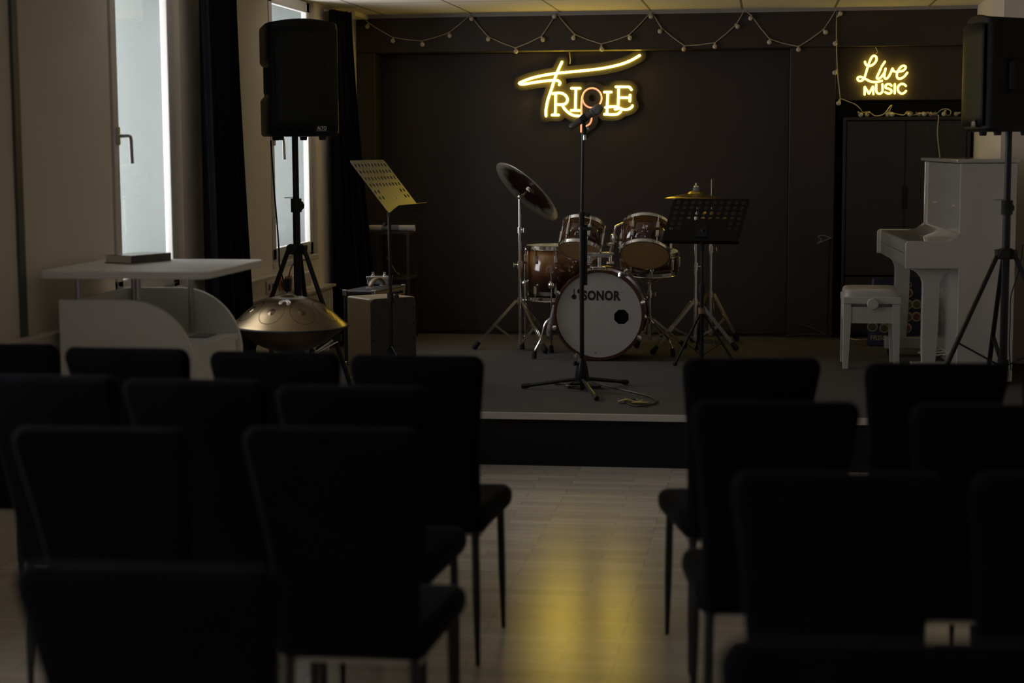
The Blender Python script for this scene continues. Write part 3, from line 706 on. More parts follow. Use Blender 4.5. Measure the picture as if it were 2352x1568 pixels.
tag(recentre(G().tube(smooth_path(pts, 5), .003, 8).build('speaker_cable', 'rubber')), 'thin black cable running down the right loudspeaker stand', 'cable')
p = atX(655, 650, XL+.06)
t = thing('power_plug', 'black plug with curved lead in the wall trunking', 'plug', p)
G().box(p+Vector((0, -.025, -.05)), p+Vector((.035, .025, .03))).build('plug_body', 'rubber', t, smooth=0, bevel=.008)
G().tube(smooth_path([p+Vector((.02, 0, .03)), p+Vector((.03, .05, .10)), p+Vector((.04, .16, .13)), p+Vector((.05, .3, .12))], 5), .004, 8).build('lead', 'rubber', t)

# ================================================================== music stands
def desk_plate(t, fn, W, H, m):
    holes = []
    rows = [.90, .775, .65, .525]
    for v in rows:
        for k in range(10): holes.append([(u + (.075+.0944*k)*W - W/2, w_ + v*H) for u, w_ in circ(.0125, 12)])
    for v in (.40, .285):
        for k in (0, 1, 8, 9): holes.append([(u + (.075+.0944*k)*W - W/2, w_ + v*H) for u, w_ in circ(.0125, 12)])
    outer = [(x, y + H/2) for x, y in rrect(W/2, H/2, .018, 4)]
    return plate_with_holes(outer, holes, fn, 0, .0015, 'desk', m, t, smooth=20)
M['yellowplate'] = mat('black_grey_satin_plate', (.16, .15, .14), .38, .3, noise=.05)
# left stand: desk turned towards the sign
Ym = 9.25; A = atY(893, 490, Ym-.22)
wd = Vector((.13, 1, 0)).normalized(); hdv = Vector((-.60, -.02, .80)).normalized(); nv = wd.cross(hdv).normalized()
if nv.x < 0: nv = -nv
W_, H_ = .53, .345
cen = A + wd*W_/2
px = atY(897, 700, Ym).x
t = thing('music_stand', 'music stand with perforated desk lit yellow, before the curtain', 'music stand', (px, Ym, STG), 'music stands')
fnp = lambda u, v, q: cen + wd*u + hdv*v + nv*q
desk_plate(t, fnp, W_, H_, 'yellowplate')
lip = G(); lw = .055
lip.prism([(-W_/2+.0, 0), (W_/2, 0), (W_/2-.002, lw), (-W_/2+.07, lw), (-W_/2+.03, lw*.55)], lambda u, v, q: cen + wd*u + (nv*.94+hdv*.25)*v + hdv*q, -.0025, 0)
lip.build('lip', 'black', t, smooth=0)
for u, v in ((-.03, .09), (.03, .09), (-.03, .035), (.03, .035)): G().lathe([(.005, 0), (.004, .002), (0, .003)], fnp(u, v+.0, .0025), nv, 8).build('rivet', 'chrome', t)
hub = cen + hdv*.07 - nv*.02
ptop = Vector((px, Ym, hub.z-.07))
G().tube([hub, ptop + Vector((0,0,.02)), ptop], .014, 10).build('tilt_joint', 'rubber', t)
G().cyl((px, Ym, .75), ptop, .009).build('upper_pole', 'black', t)
G().cyl((px, Ym, STG+.12), (px, Ym, .80), .0125).build('lower_pole', 'black', t)
k = G().cyl((px, Ym, .78), (px, Ym, .83), .018).build('height_clamp', 'rubber', t)
G().ball((px+.035, Ym-.01, .81), .015, 10).build('clamp_knob', 'rubber', k)
G().ball((px-.022, Ym-.01, ptop.z-.04), .012, 10).build('thumb_screw', 'rubber', t)
for a in (-150, -30, 90):
    e = Vector((math.cos(math.radians(a)), math.sin(math.radians(a)), 0))
    l = G().tube([Vector((px, Ym, STG+.28)), Vector((px, Ym, STG+.014)) + e*.2], .008, 8).build('leg', 'black', t)
    G().ball(Vector((px, Ym, STG+.014)) + e*.2, .014, 8).build('rubber_tip', 'rubber', l)
# right stand: seen from behind
Yq = 10.74; bl, br_, tl = atY(1520, 551, Yq-.03), atY(1697, 553, Yq-.03), atY(1548, 455, Yq+.09)
wd2 = (br_-bl); W2_ = wd2.length; wd2.normalize(); hv2 = (tl-bl); H2_ = hv2.length
t = thing('music_stand', 'black perforated music stand seen from behind, right of the bass drum', 'music stand', (atY(1612, 700, Yq).x, Yq, STG), 'music stands')
nv2 = wd2.cross(hv2).normalized(); nv2 = nv2 if nv2.y > 0 else -nv2; hv2n = hv2.normalized()
fn2 = lambda u, v, q: bl + wd2*(u+W2_/2) + hv2n*v + nv2*q
desk_plate(t, fn2, W2_, H2_, 'black')
G().prism([(-W2_/2, 0), (W2_/2, 0), (W2_/2, .05), (-W2_/2, .05)], lambda u, v, q: fn2(u, q, v), -.0025, 0).build('lip', 'black', t, smooth=0)
x = atY(1612, 700, Yq).x; zc = fn2(0, .06, 0).z
G().prism([(-.035, .02), (.035, .02), (.02, .10), (-.02, .10)], lambda u, v, q: fn2(u, v, q), -.01, -.001).build('mount_plate', 'rubber', t, smooth=0)
G().tube([fn2(.0, .07, -.01), (x, Yq-.005, zc-.06), (x, Yq, zc-.12)], .012, 10).build('tilt_joint', 'rubber', t)
G().cyl((x, Yq, .72), (x, Yq, zc-.08), .0085).build('upper_pole', 'black', t)
G().cyl((x, Yq, STG+.02), (x, Yq, .75), .0125).build('lower_pole', 'black', t)
G().cyl((x, Yq, .72), (x, Yq, .77), .018).build('height_clamp', 'rubber', t)
zc2 = atY(1612, 712, Yq).z
G().cyl((x, Yq, zc2-.02), (x, Yq, zc2+.015), .022).build('collar', 'tan', t, label='brownish collar')
for px_, py_ in ((1550, 835), (1690, 838), (1600, 800)):
    ft = atZ(px_, py_, STG+.012); l = G().tube([(x, Yq, zc2), ft], .0085, 8).build('leg', 'black', t)
    G().ball(ft, .016, 8).build('rubber_tip', 'rubber', l)
    mid = Vector((x, Yq, zc2)).lerp(ft, .6); G().bar(mid, (x, Yq, STG+.06), .012, .005).build('brace', 'black', t)

# ================================================================== mic stand
Yk = 9.56; bx_, by_ = atY(1336.5, 700, Yk).x, Yk
cl0 = atY(1341, 298, Yk)
t = thing('microphone_stand', 'tall black straight microphone stand at centre stage', 'microphone stand', (bx_, by_, STG))
hub_z = STG+.085
xs = lambda y: atY(1339, y, Yk).x
G().cyl((bx_, by_, STG+.005), (bx_, by_, atY(1338, 515, Yk).z), .0125).build('lower_tube', 'black', t)
G().cyl((bx_, by_, atY(1338, 520, Yk).z), (bx_+.008, by_, cl0.z-.02), .008).build('upper_tube', 'black', t)
k = G().cyl((bx_, by_, atY(1338, 520, Yk).z), (bx_, by_, atY(1338, 487, Yk).z), .0155).build('clutch', 'rubber', t)
G().lathe([(.007, 0), (.007, .015), (.012, .015), (.013, .03), (.01, .033)], (bx_+.01, by_, atY(1338, 493, Yk).z), (1,-.2,0), 12).build('clutch_knob', 'rubber', k)
G().cyl((bx_+.019, by_+.012, atY(1345, 515, Yk).z), (bx_+.019, by_+.012, atY(1345, 655, Yk).z), .0105).build('folded_arm', 'black', t)
G().bar((bx_-.01, by_, atY(1345, 525, Yk).z), (bx_+.05, by_, atY(1345, 525, Yk).z), .02, .02).build('arm_bracket', 'rubber', t, smooth=0, bevel=.003)
G().lathe([(.018, .105), (.02, .10), (.028, .07), (.036, .03), (.039, .0), (.039, -.02)], (bx_, by_, STG+.075), (0,0,1), 20).build('base_cone', 'black', t)
G().lathe([(.005, 0), (.013, .005), (.013, .022), (.008, .024)], (bx_-.024, by_-.015, STG+.155), (-1,-.6,0), 12).build('base_knob', 'rubber', t)
for px_, py_ in ((1203, 886), (1438, 877), (1370, 914)):
    ft = atZ(px_, py_, STG+.016); hb = Vector((bx_, by_, STG+.07)); s0 = hb + (ft-hb)*.1
    l = G().tube([s0, ft], .011, 10).build('leg', 'black', t)
    e = (ft-s0).normalized(); G().tube([ft-e*.035, ft-e*.005, ft+e*.012], [.0135, .016, .012], 10).build('rubber_tip', 'rubber', l)
# microphone in its clip
ma, mb, mc = atY(1310, 293, Yk), atY(1360, 261, Yk-.01), atY(1378, 247, Yk-.012)
ax = (mc-ma).normalized()
t = thing('microphone', 'grey handheld microphone in the clip, tilted up to the right', 'microphone', ma)
G().lathe([(.0145, 0), (.0165, .004), (.0175, .02), (.0195, .10), (.0205, (mb-ma).length)], ma, ax, 20).build('handle', 'micbody', t)
Lh = (mb-ma).length
G().lathe([(.0205, Lh), (.025, Lh+.004), (.025, Lh+.012), (.022, Lh+.014)], ma, ax, 20).build('collar_ring', 'micgrey', t)
G().lathe([(.022, Lh+.012), (.0265, Lh+.022), (.0275, Lh+.036), (.025, Lh+.052), (.018, Lh+.062), (.009, Lh+.067), (0, Lh+.068)], ma, ax, 32).build('head_grille', 'micgrey', t)
t = thing('microphone_clip', 'black microphone clip on top of the tall stand', 'microphone clip', cl0)
mm = ma + ax*(mb-ma).length*.62
G().lathe([(.0208, -.016), (.0222, -.013), (.0222, .018), (.0208, .021)], mm, ax, 16).build('cradle', 'rubber', t)
G().tube([mm-Vector((0,0,.02)), cl0+Vector((.003,0,-.01)), cl0+Vector((.003,0,-.05))], [.009, .012, .0095], 10).build('swivel', 'rubber', t)
G().cyl(cl0+Vector((.003,0,-.055)), cl0+Vector((.003,0,-.02)), .0105).build('thread_ring', 'chrome', t)
G().ball(cl0+Vector((.022,-.005,.005)), .008, 8).build('wing_screw', 'chrome', t)
# cable on the stage
c0 = atZ(1340, 888, STG+.006); pts = [atZ(1293, 880, STG+.006), atZ(1310, 884, STG+.006)]
for i in range(40):
    a = 2*PI*i/10+PI; r = 1+.12*math.sin(i*1.7); pts.append(c0 + Vector((.085*r*math.cos(a) + .012*math.sin(i*.6), .075*r*math.sin(a), .002+.0022*(i//10)+.002*math.sin(i))))
pts += [atZ(*p, STG+.006) for p in ((1330, 872), (1352, 873), (1380, 882), (1430, 895), (1480, 907), (1505, 918), (1504, 926), (1480, 932), (1455, 931), (1437, 924), (1440, 919), (1460, 917), (1470, 921))]
t = thing('microphone_cable', 'coiled black cable on the stage around the microphone stand', 'cable', c0 - Vector((0,0,.006)))
G().tube(smooth_path(pts, 6), .0042, 8).build('lead', 'black', t)
e0 = atZ(1293, 880, STG+.012); G().cyl(e0, e0+Vector((-.05, .004, 0)), .009).build('connector', 'steel', t, label='silver plug')
t = thing('strap_clip', 'yellow flat clip lying inside the cable loop', 'clip', atZ(1440, 925, STG))
g = G(); a = atZ(1419, 925, STG+.004)
rows = [[a + Vector((.13*k/8, .02*q + .01*k/8, .004+.012*math.sin(PI*k/8*1.2+.3)**2)) for k in range(9)] for q in range(3)]
g.sheet(rows).build('blade', 'gold', t, solid=.004)
a = atZ(1458, 925, STG+.006); G().prism(rrect(.045, .012, .01), lambda u, v, q: a+Vector((u+.03, v, q)), 0, .006).build('tab', 'gold', t, smooth=30)

# ================================================================== DRUM KIT
def lug(parent, p, ax, out, L=.045, r=.012):
    p, ax, out = Vector(p), Vector(ax).normalized(), Vector(out).normalized()
    q = p + out*r*.8
    g = G().tube([q-ax*L*.5, q-ax*L*.42, q+ax*L*.42, q+ax*L*.5], [r*.6, r, r, r*.6], 10)
    return g.build('lug', 'chrome', parent)
def drum(name, label, cat, o, ax, R, L, nl, shell, bottom='clearhead', top='drumhead', badge=True, a0=0, group=None, short=True):
    """o: centre of the bottom hoop; ax: bottom->top"""
    o, ax = Vector(o), Vector(ax).normalized(); t = thing(name, label, cat, o, group)
    rot = Vector((0,0,1)).rotation_difference(ax).to_matrix().to_4x4()
    sh = G().lathe([(R, .015), (R, L-.015)], (0,0,0), (0,0,1), 48, cap=False).build('shell', shell, None, solid=.006)
    sh.parent = t; sh.matrix_local = rot
    for nm, z in (('bottom_hoop', 0.0), ('top_hoop', L-.028)):
        G().lathe([(R+.004, z), (R+.013, z), (R+.009, z+.004), (R+.009, z+.024), (R+.014, z+.028), (R+.004, z+.028), (R+.004, z)], o, ax, 48, cap=False).build(nm, 'chrome', t)
    G().lathe([(R+.004, .008), (R-.008, .006), (R-.01, .004), (0, .004)], o, ax, 48, cap=False).build('bottom_head', bottom, t)
    G().lathe([(R+.004, L-.010), (R-.006, L-.008), (0, L-.008)], o, ax, 48, cap=False).build('top_head', top, t)
    a = ax.orthogonal().normalized(); b = ax.cross(a)
    fr = Vector((0,-1,0)); fr = (fr - ax*fr.dot(ax)).normalized(); sd = ax.cross(fr)
    for k in range(nl):
        an = a0 + 2*PI*k/nl; e = fr*math.cos(an) + sd*math.sin(an)
        for z, dz in ((.075, -1), (L-.085, 1)) if short else ((L*.5, 0),):
            lg = lug(t, o + ax*z + e*R, ax, e, .05 if short else .07)
            G().cyl(o + ax*(z + dz*.02) + e*(R+.009), o + ax*(z + dz*.072 if dz else L-.01) + e*(R+.011), .0035, None, 8).build('tension_rod', 'chrome', lg)
            if not dz: G().cyl(o + ax*(z-.02) + e*(R+.009), o + ax*.01 + e*(R+.011), .0035, None, 8).build('tension_rod', 'chrome', lg)
    if badge:
        bf = lambda u, v, q: o + ax*(L*.47+v) + (fr*math.cos(u/R) + sd*math.sin(u/R))*(R+.0005+q)
        bd = G(); bd.sheet([[bf(-.027+.054*i/4, -.033+.066*j/4, .001) for i in range(5)] for j in range(5)])
        bdo = bd.build('badge', 'ink', t, solid=.001, label='black badge with silver mark')
        mk = G()
        for s, (u, v) in ((1, (-.009, .004)), (-1, (.009, .016))):
            rows = [[bf(u+.009*f*math.cos(2*PI*k/12), v+.009*f*math.sin(2*PI*k/12), .003) for k in range(13)] for f in (0.01, 1)]; mk.sheet(rows)
            mk.add([bf(u-.002, v, .003), bf(u+.002, v, .003), bf(u+.002, v+s*.024, .003), bf(u-.002, v+s*.024, .003)], [(0,1,2,3)])
        mk.add([bf(-.02, -.026, .003), bf(.02, -.026, .003), bf(.02, -.018, .003), bf(-.02, -.018, .003)], [(0,1,2,3)])
        mk.build('mark', 'badge', bdo, smooth=0)
    return t
# bass drum
Yd = 10.92; bc = atY(1375, 727, Yd); bc.z = STG+.289; RB = .268; LB = .40
t = thing('bass_drum', 'bass drum with white SONOR head and dark wood hoops', 'bass drum', (bc.x, bc.y, STG))
fb = lambda u, v, q: Vector((bc.x+u, bc.y+q, bc.z+v))
G().lathe([(RB, .03), (RB, LB-.03)], bc, (0,1,0), 64, cap=False).build('shell', 'burstdark', t, solid=.008)
for nm, y in (('front_hoop', 0), ('rear_hoop', LB-.04)):
    G().lathe([(RB+.002, y), (RB+.017, y), (RB+.019, y+.004), (RB+.019, y+.036), (RB+.016, y+.04), (RB+.002, y+.04), (RB+.002, y)], bc, (0,1,0), 64, cap=False).build(nm, 'hoopwood', t)
for nm, y in (('front_rim', .042), ('rear_rim', LB-.052)): G().lathe([(RB-.002, y), (RB+.008, y), (RB+.008, y+.012), (RB-.002, y+.012)], bc, (0,1,0), 64, cap=False).build(nm, 'chrome', t)
hx, hz = atY(1427, 728, Yd).x-bc.x, atY(1427, 728, Yd).z-bc.z
head = plate_with_holes([(RB*math.cos(2*PI*k/64), RB*math.sin(2*PI*k/64)) for k in range(64)], [[(hx+.049*math.cos(2*PI*(k+.5)/8), hz+.049*math.sin(2*PI*(k+.5)/8)) for k in range(8)]], fb, .012, .0135, 'front_head', 'drumhead', t, smooth=20)
G().lathe([(RB, LB-.012), (0, LB-.010)], bc, (0,1,0), 64, cap=False).build('rear_head', 'rearhead', t)
lg = G(); pl = atY(1337, 690, Yd); pr = atY(1425, 690, Yd); pt = atY(1337, 667, Yd)
text_into(lg, 'SONOR', lambda u, v, q: (pl.x+u, Yd+.0115-q, pl.z+v), pr.x-pl.x, pt.z-pl.z, 0, .0008, .045, 1.08)
a, b = atY(1318, 682, Yd), atY(1331, 669, Yd)
for (c_, s) in ((a, 1), (b, -1)):
    lg.prism([(c_.x+.016*math.cos(2*PI*k/20), c_.z+.016*math.sin(2*PI*k/20)) for k in range(20)], lambda u, v, q: (u, Yd+.0115-q, v), 0, .0008)
    lg.box((c_.x-.003, Yd+.0107, c_.z), (c_.x+.003, Yd+.0115, c_.z+s*.052))
a = atY(1428, 671, Yd); lg.lathe([(.0025, 0), (.004, 0)], (a.x, Yd+.0112, a.z), (0,-1,0), 12, cap=False)
lg.build('logo', 'ink', head, smooth=0, label='black SONOR lettering with two mallets')
a = atY(1368, 811, Yd); G().prism([(-.010, .004), (.010, .004), (.0, -.008)], lambda u, v, q: (a.x+u, Yd+.0115-q, a.z+v), 0, .0008).build('maker_stamp', 'gray', head, smooth=0)
for k in range(8):
    an = math.radians(22.5+45*k-6); e = Vector((math.cos(an), 0, math.sin(an)))
    if bc.z + e.z*(RB+.03) < STG+.012: continue
    for y, s in ((.0, 1), (LB, -1)):
        q = bc + e*(RB+.022); q.y += y
        c_ = G().tube([q+Vector((0, s*-.004, 0))-e*.012, q+Vector((0, s*-.006, 0)), q+Vector((0, s*.02, 0)), q+Vector((0, s*.045, 0))], [.012, .017, .015, .008], 8)
        c_ = c_.build('claw', 'chrome', t)
        G().cyl(q+Vector((0, s*.04, 0)), bc+e*(RB+.012)+Vector((0, y+s*.13, 0)), .0035, None, 8).build('tension_rod', 'chrome', c_)
    lug(t, bc+e*RB+Vector((0, .14, 0)), (0,1,0), e, .05); lug(t, bc+e*RB+Vector((0, LB-.14, 0)), (0,1,0), e, .05)
for s, foot, att in ((-1, (1227, 818), (1282, 733)), (1, (1546, 812), (1478, 738))):
    ft = atZ(*foot, STG+.018); an = math.radians(180+10 if s < 0 else -10)
    q = bc + Vector((s*(RB+.01), .10, -.02))
    m1 = Vector((q.x+s*.07, q.y-.02, q.z-.045)); m2 = Vector((ft.x-s*.04, ft.y+.01, (q.z+ft.z)/2-.02))
    sp = G().tube(smooth_path([q, q+Vector((s*.03, -.005, -.006)), m1, m2, ft+Vector((-s*.004, 0, .035)), ft], 5), .0068, 10).build('spur', 'chrome', t)
    G().tube([ft+Vector((-s*.006, 0, .035)), ft+Vector((0,0,.01)), ft-Vector((0,0,.012))], [.013, .016, .017], 10).build('spur_foot', 'rubber', sp)
    G().ball(q, .02, 10).build('spur_bracket', 'chrome', sp)
# tom holder on the bass drum
hb = Vector((bc.x-.01, bc.y+.16, bc.z+RB))
t = thing('tom_holder', 'chrome double tom holder on top of the bass drum', 'tom holder', hb)
G().box(hb+Vector((-.045, -.03, .0)), hb+Vector((.045, .03, .03))).build('base_plate', 'chrome', t, smooth=0, bevel=.008)
G().cyl(hb+Vector((0,0,.02)), hb+Vector((0,0,.15)), .0125).build('post', 'chrome', t)
G().box(hb+Vector((-.075, -.022, .085)), hb+Vector((.075, .022, .12))).build('bridge', 'chrome', t, smooth=0, bevel=.006)
for s in (-1, 1):
    b_ = hb + Vector((s*.07, 0, .05)); tp_ = b_ + Vector((s*.022, -.01, .20))
    a = G().tube([b_, b_+Vector((0,0,.06)), tp_-Vector((s*.008, 0, .05))], [.011, .011, .011], 10).build('arm', 'chrome', t)
    G().lathe([(.012, -.03), (.021, -.024), (.024, 0), (.021, .024), (.012, .03)], tp_-Vector((0,0,.045)), (0,0,1), 14).build('ball_clamp', 'chrome', a)
    G().tube([tp_-Vector((0,0,.02)), tp_+Vector((s*.012, .0, .03)), tp_+Vector((s*.06, .02, .05))], .010, 10).build('l_rod', 'chrome', a)
    for dz in (.0, .06, .12): G().tube([b_+Vector((-.022, -.016, dz)), b_+Vector((0, -.022, dz)), b_+Vector((.024, -.02, dz))], [.007, .013, .009], 10).build('wing_bolt', 'chrome', a)
# toms
tax2 = Vector((.02, .60, .80)); o2 = atY(1481, 587, 11.0)
drum('rack_tom', 'larger rack tom at right, amber lower head facing the room', 'tom drum', o2, tax2, .148, .225, 6, 'burstdark', a0=PI/6, top='clearhead', group='rack toms on the bass drum')
tax1 = Vector((.10, .50, .86)); o1 = atY(1331, 578, 11.06)
drum('rack_tom', 'smaller rack tom at left, partly behind the microphone stand', 'tom drum', o1, tax1, .127, .20, 6, 'burstdark', a0=PI/6-.15, top='clearhead', group='rack toms on the bass drum')
# floor tom
Yf = 11.55; fo = atY(1272, 688, Yf)
t = drum('floor_tom', 'brown sunburst floor tom on three chrome legs, left of bass drum', 'floor tom', fo, (0,0,1), .178, .365, 8, 'burst', badge=False, a0=.2)
for a in (-172, -88, 70):
    e = Vector((math.cos(math.radians(a)), math.sin(math.radians(a)), 0)); q = fo + e*.192
    l = G().tube([q+Vector((0,0,.24)), (q.x, q.y, STG+.10), Vector((q.x, q.y, STG+.03))+e*.02], .0058, 8).build('leg', 'chrome', t)
    G().ball(q+Vector((0,0,.11)), .024, 12).build('leg_bracket', 'chrome', l)
    G().tube([Vector((q.x, q.y, STG+.05))+e*.018, Vector((q.x, q.y, STG+.015))+e*.02, Vector((q.x, q.y, STG))+e*.02], [.012, .018, .018], 10).build('rubber_foot', 'rubber', l)
# snare
Ysn = 11.5; so = atY(1492, 627, Ysn); 
drum('snare_drum', 'brown snare drum on its stand behind the larger tom', 'snare drum', so, (.03, -.10, 1), .178, .15, 8, 'burstdark', badge=False, a0=.15, short=False)
# ---- stands with double-braced tripod legs
def tripod(t, x, y, zcol, zhub, feet, lw=.018, m='chrome'):
    G().cyl((x, y, zcol-.02), (x, y, zcol+.02), .019).build('leg_collar', m, t)
    G().cyl((x, y, zhub-.015), (x, y, zhub+.015), .017).build('lower_hub', m, t)
    for ft in feet:
        ft = Vector(ft); ft.z = STG+.022; e = Vector((ft.x-x, ft.y-y, 0)).normalized(); sd = Vector((-e.y, e.x, 0))
        top = Vector((x, y, zcol)) + e*.024
        l = G().bar(top+sd*.009, ft+sd*.006, .005, lw).bar(top-sd*.009, ft-sd*.006, .005, lw).build('leg', m, t, smooth=0)
        d_ = (ft-top).normalized()
        G().tube([ft-d_*.045, ft-d_*.025, ft], [.014, .017, .021], 12).ball(ft, .021, 10).build('rubber_foot', 'rubber', l)
        mid = top.lerp(ft, .52); G().bar(mid, Vector((x, y, zhub)) + e*.018, .004, .012).bar(mid+sd*.012, Vector((x, y, zhub)) + e*.018 + sd*.01, .004, .012).build('brace', m, l, smooth=0)
def ring(t, p, r=.017, h=.03, wing=(1,0)):
    k = G().cyl(Vector(p)-Vector((0,0,h/2)), Vector(p)+Vector((0,0,h/2)), r).build('height_collar', 'chrome', t)
    e = Vector((wing[0], wing[1], 0)); q = Vector(p)+e*r
    G().tube([q, q+e*.02], .006, 8).tube([q+e*.02+Vector((0,0,-.014)), q+e*.02+Vector((0,0,.014))], .005, 8).build('wing_nut', 'chrome', k)
# crash cymbal + stand
Yc = 11.42; bs = atY(1195, 785, Yc); xst = bs.x
zc_ = atY(1195, 690, Yc).z; ztop = atY(1197, 452, Yc).z
t = thing('cymbal_stand', 'tall chrome cymbal stand left of the floor tom', 'cymbal stand', (xst, Yc, STG), 'chrome cymbal stands')
G().cyl((xst, Yc, bs.z), (xst, Yc, atY(1195, 605, Yc).z), .0125).build('lower_tube', 'chrome', t)
G().cyl((xst, Yc, atY(1195, 615, Yc).z), (xst, Yc, atY(1195, 525, Yc).z), .0105).build('middle_tube', 'chrome', t)
G().cyl((xst, Yc, atY(1195, 540, Yc).z), (xst, Yc, ztop), .0085).build('upper_tube', 'chrome', t)
ring(t, (xst, Yc, atY(1195, 608, Yc).z), .019, .05, (-1,-.2)); ring(t, (xst, Yc, atY(1195, 528, Yc).z), .017, .04, (.8,-.6))
tripod(t, xst, Yc, zc_, bs.z+.0, [atZ(1091, 803, STG), atZ(1252, 812, STG), atZ(1262, 778, STG)])
cc = atY(1219, 430, Yc-.02); cn = Vector((.60, .40, .69)).normalized()
jt = Vector((xst, Yc, ztop)); tip = cc - cn*.02
G().ball(jt, .016, 10).build('tilter', 'chrome', t)
G().tube([jt, tip-cn*.05, tip, cc+cn*.045], [.008, .008, .007, .005], 10).build('cymbal_arm', 'chrome', t)
G().lathe([(.014, -.03), (.018, -.028), (.018, -.012), (.012, -.01)], cc, cn, 12).build('felt_washer', 'whitepaper', t, label='white felt washer')
def cymbal(name, label, c, n, r, m, bell=.055, bow=.03, group=None):
    prof = [(r, 0), (r*.75, bow*.45), (r*.5, bow*.8), (bell+.01, bow), (bell, bow+.003), (bell*.8, bow+.016), (bell*.4, bow+.024), (.007, bow+.026)]
    o = G().lathe(prof, (0,0,-bow-.01), (0,0,1), 56, cap=False).build(name, m, None, smooth=50, solid=.0016)
    o.rotation_mode = 'QUATERNION'; o.rotation_quaternion = Vector((0,0,1)).rotation_difference(Vector(n).normalized()); o.location = c
    return tag(o, label, 'cymbal', group)
cymbal('crash_cymbal', 'dark crash cymbal tilted steeply, its underside towards the camera', cc, cn, .262, 'crash')
# ride + hi-hat at right
Yr = 11.5; xr1 = atY(1597, 700, Yr).x; zr = atY(1594, 457, Yr).z
t = thing('cymbal_stand', 'chrome cymbal stand behind the black music stand', 'cymbal stand', (xr1, Yr, STG), 'chrome cymbal stands')
G().cyl((xr1, Yr, STG+.07), (xr1, Yr, atY(1597, 610, Yr).z), .0125).build('lower_tube', 'chrome', t)
G().cyl((xr1, Yr, atY(1597, 620, Yr).z), (xr1, Yr, zr-.02), .0095).build('upper_tube', 'chrome', t)
ring(t, (xr1, Yr, atY(1597, 612, Yr).z), .019, .05, (1,-.2))
G().cyl((xr1, Yr, zr-.02), (xr1, Yr, zr+.075), .004, None, 8).build('spindle', 'chrome', t)
G().lathe([(.018, .005), (.02, .01), (.02, .035), (.016, .04)], (xr1, Yr, zr+.035), (0,0,1), 14).build('felt_washer', 'greypaper', t, label='grey felt washer')
G().lathe([(.021, .042), (.018, .05), (.008, .056), (.004, .07)], (xr1, Yr, zr+.035), (0,0,1), 12).build('wing_nut', 'chrome', t)
tripod(t, xr1, Yr, atY(1597, 693, Yr).z, STG+.09, [atZ(1500, 815, STG), atZ(1690, 806, STG), atZ(1600, 772, STG)], .022)
cymbal('ride_cymbal', 'flat bronze cymbal seen edge on above the black music stand', (xr1, Yr, zr+.040), (.03, .02, 1), .205, 'brass', group='bronze cymbals at right')
Yh = 12.0; xh = atY(1632, 700, Yh).x
t = thing('hi_hat_stand', 'chrome hi-hat stand with thin pull rod, right of the drum kit', 'hi-hat stand', (xh, Yh, STG))
G().cyl((xh, Yh, STG+.06), (xh, Yh, atY(1632, 560, Yh).z), .0115).build('tube', 'chrome', t)
G().cyl((xh, Yh, STG+.3), (xh, Yh, atY(1632, 412, Yh).z), .0042, None, 8).build('pull_rod', 'chrome', t)
ring(t, (xh, Yh, atY(1632, 572, Yh).z), .018, .05, (1,0)); 
tripod(t, xh, Yh, atY(1632, 675, Yh).z, STG+.07, [atZ(1692, 784, STG), atZ(1645, 768, STG), atZ(1590, 786, STG)])
G().box((xh-.045, Yh-.16, STG), (xh+.045, Yh+.12, STG+.012)).build('pedal_base', 'chrome', t, smooth=0)
zhh = atY(1632, 497, Yh).z
cymbal('hi_hat_cymbal', 'upper hi-hat cymbal hidden behind the perforated black desk', (xh, Yh, zhh+.03), (0, .02, 1), .165, 'brass', group='bronze cymbals at right')
cymbal('hi_hat_cymbal', 'lower hi-hat cymbal hidden behind the perforated black desk', (xh, Yh, zhh-.03), (0, .02, -1), .165, 'brass', group='bronze cymbals at right')
# snare stand
xn, yn = so.x, Ysn
t = thing('snare_stand', 'chrome snare stand between bass drum and music stand', 'snare stand', (xn, yn, STG))
G().cyl((xn, yn, STG+.07), (xn, yn, so.z-.06), .0115).build('tube', 'chrome', t)
ring(t, (xn, yn, atY(1492, 675, Ysn).z), .018, .045, (1,0))
for k in range(3):
    an = 2*PI*k/3+.6; e = Vector((math.cos(an), math.sin(an), 0)); G().tube([(xn, yn, so.z-.075), so+e*.09+Vector((0,0,-.03)), so+e*.2+Vector((0,0,-.012)), so+e*.2+Vector((0,0,.02))], .006, 8).build('basket_arm', 'chrome', t)
tripod(t, xn, yn, atY(1492, 733, Ysn).z, STG+.09, [atZ(1462, 800, STG), atZ(1572, 800, STG), atZ(1520, 775, STG)], .014)
# neckties draped over the bass drum
tz = [(1274, 700, .022), (1271, 720, .030), (1267, 740, .040), (1264, 758, .048), (1263, 770, .040), (1268, 781, .004)]
g = G(); rows = []
for x, y, wd_ in tz: c_ = atY(x, y, Yd+.03); rows.append([c_+Vector((-wd_/2, -.004, 0)), c_+Vector((0, -.012, 0)), c_+Vector((wd_/2, -.004, 0))])
tag(recentre(g.sheet(rows).build('necktie', 'tie', None, smooth=60, solid=.003)), 'blue and orange argyle necktie hanging at left of the bass drum', 'necktie')
g = G(); rows = []
for k in range(9):
    an = math.radians(58-6.2*k); e = Vector((math.cos(an), 0, math.sin(an))); c_ = bc+e*(RB+.034)+Vector((0, .15, 0)); rows.append([c_+Vector((0, -.035, 0)), c_+e*.004, c_+Vector((0, .035, 0))])
q = rows[-1]
for dz in (.04, .08, .11): rows.append([a+Vector((.008, 0, -dz)) for a in q])
tag(recentre(g.sheet(rows).build('necktie', 'tie2', None, smooth=60, solid=.003)), 'dark red and blue necktie over the right of the bass drum', 'necktie')

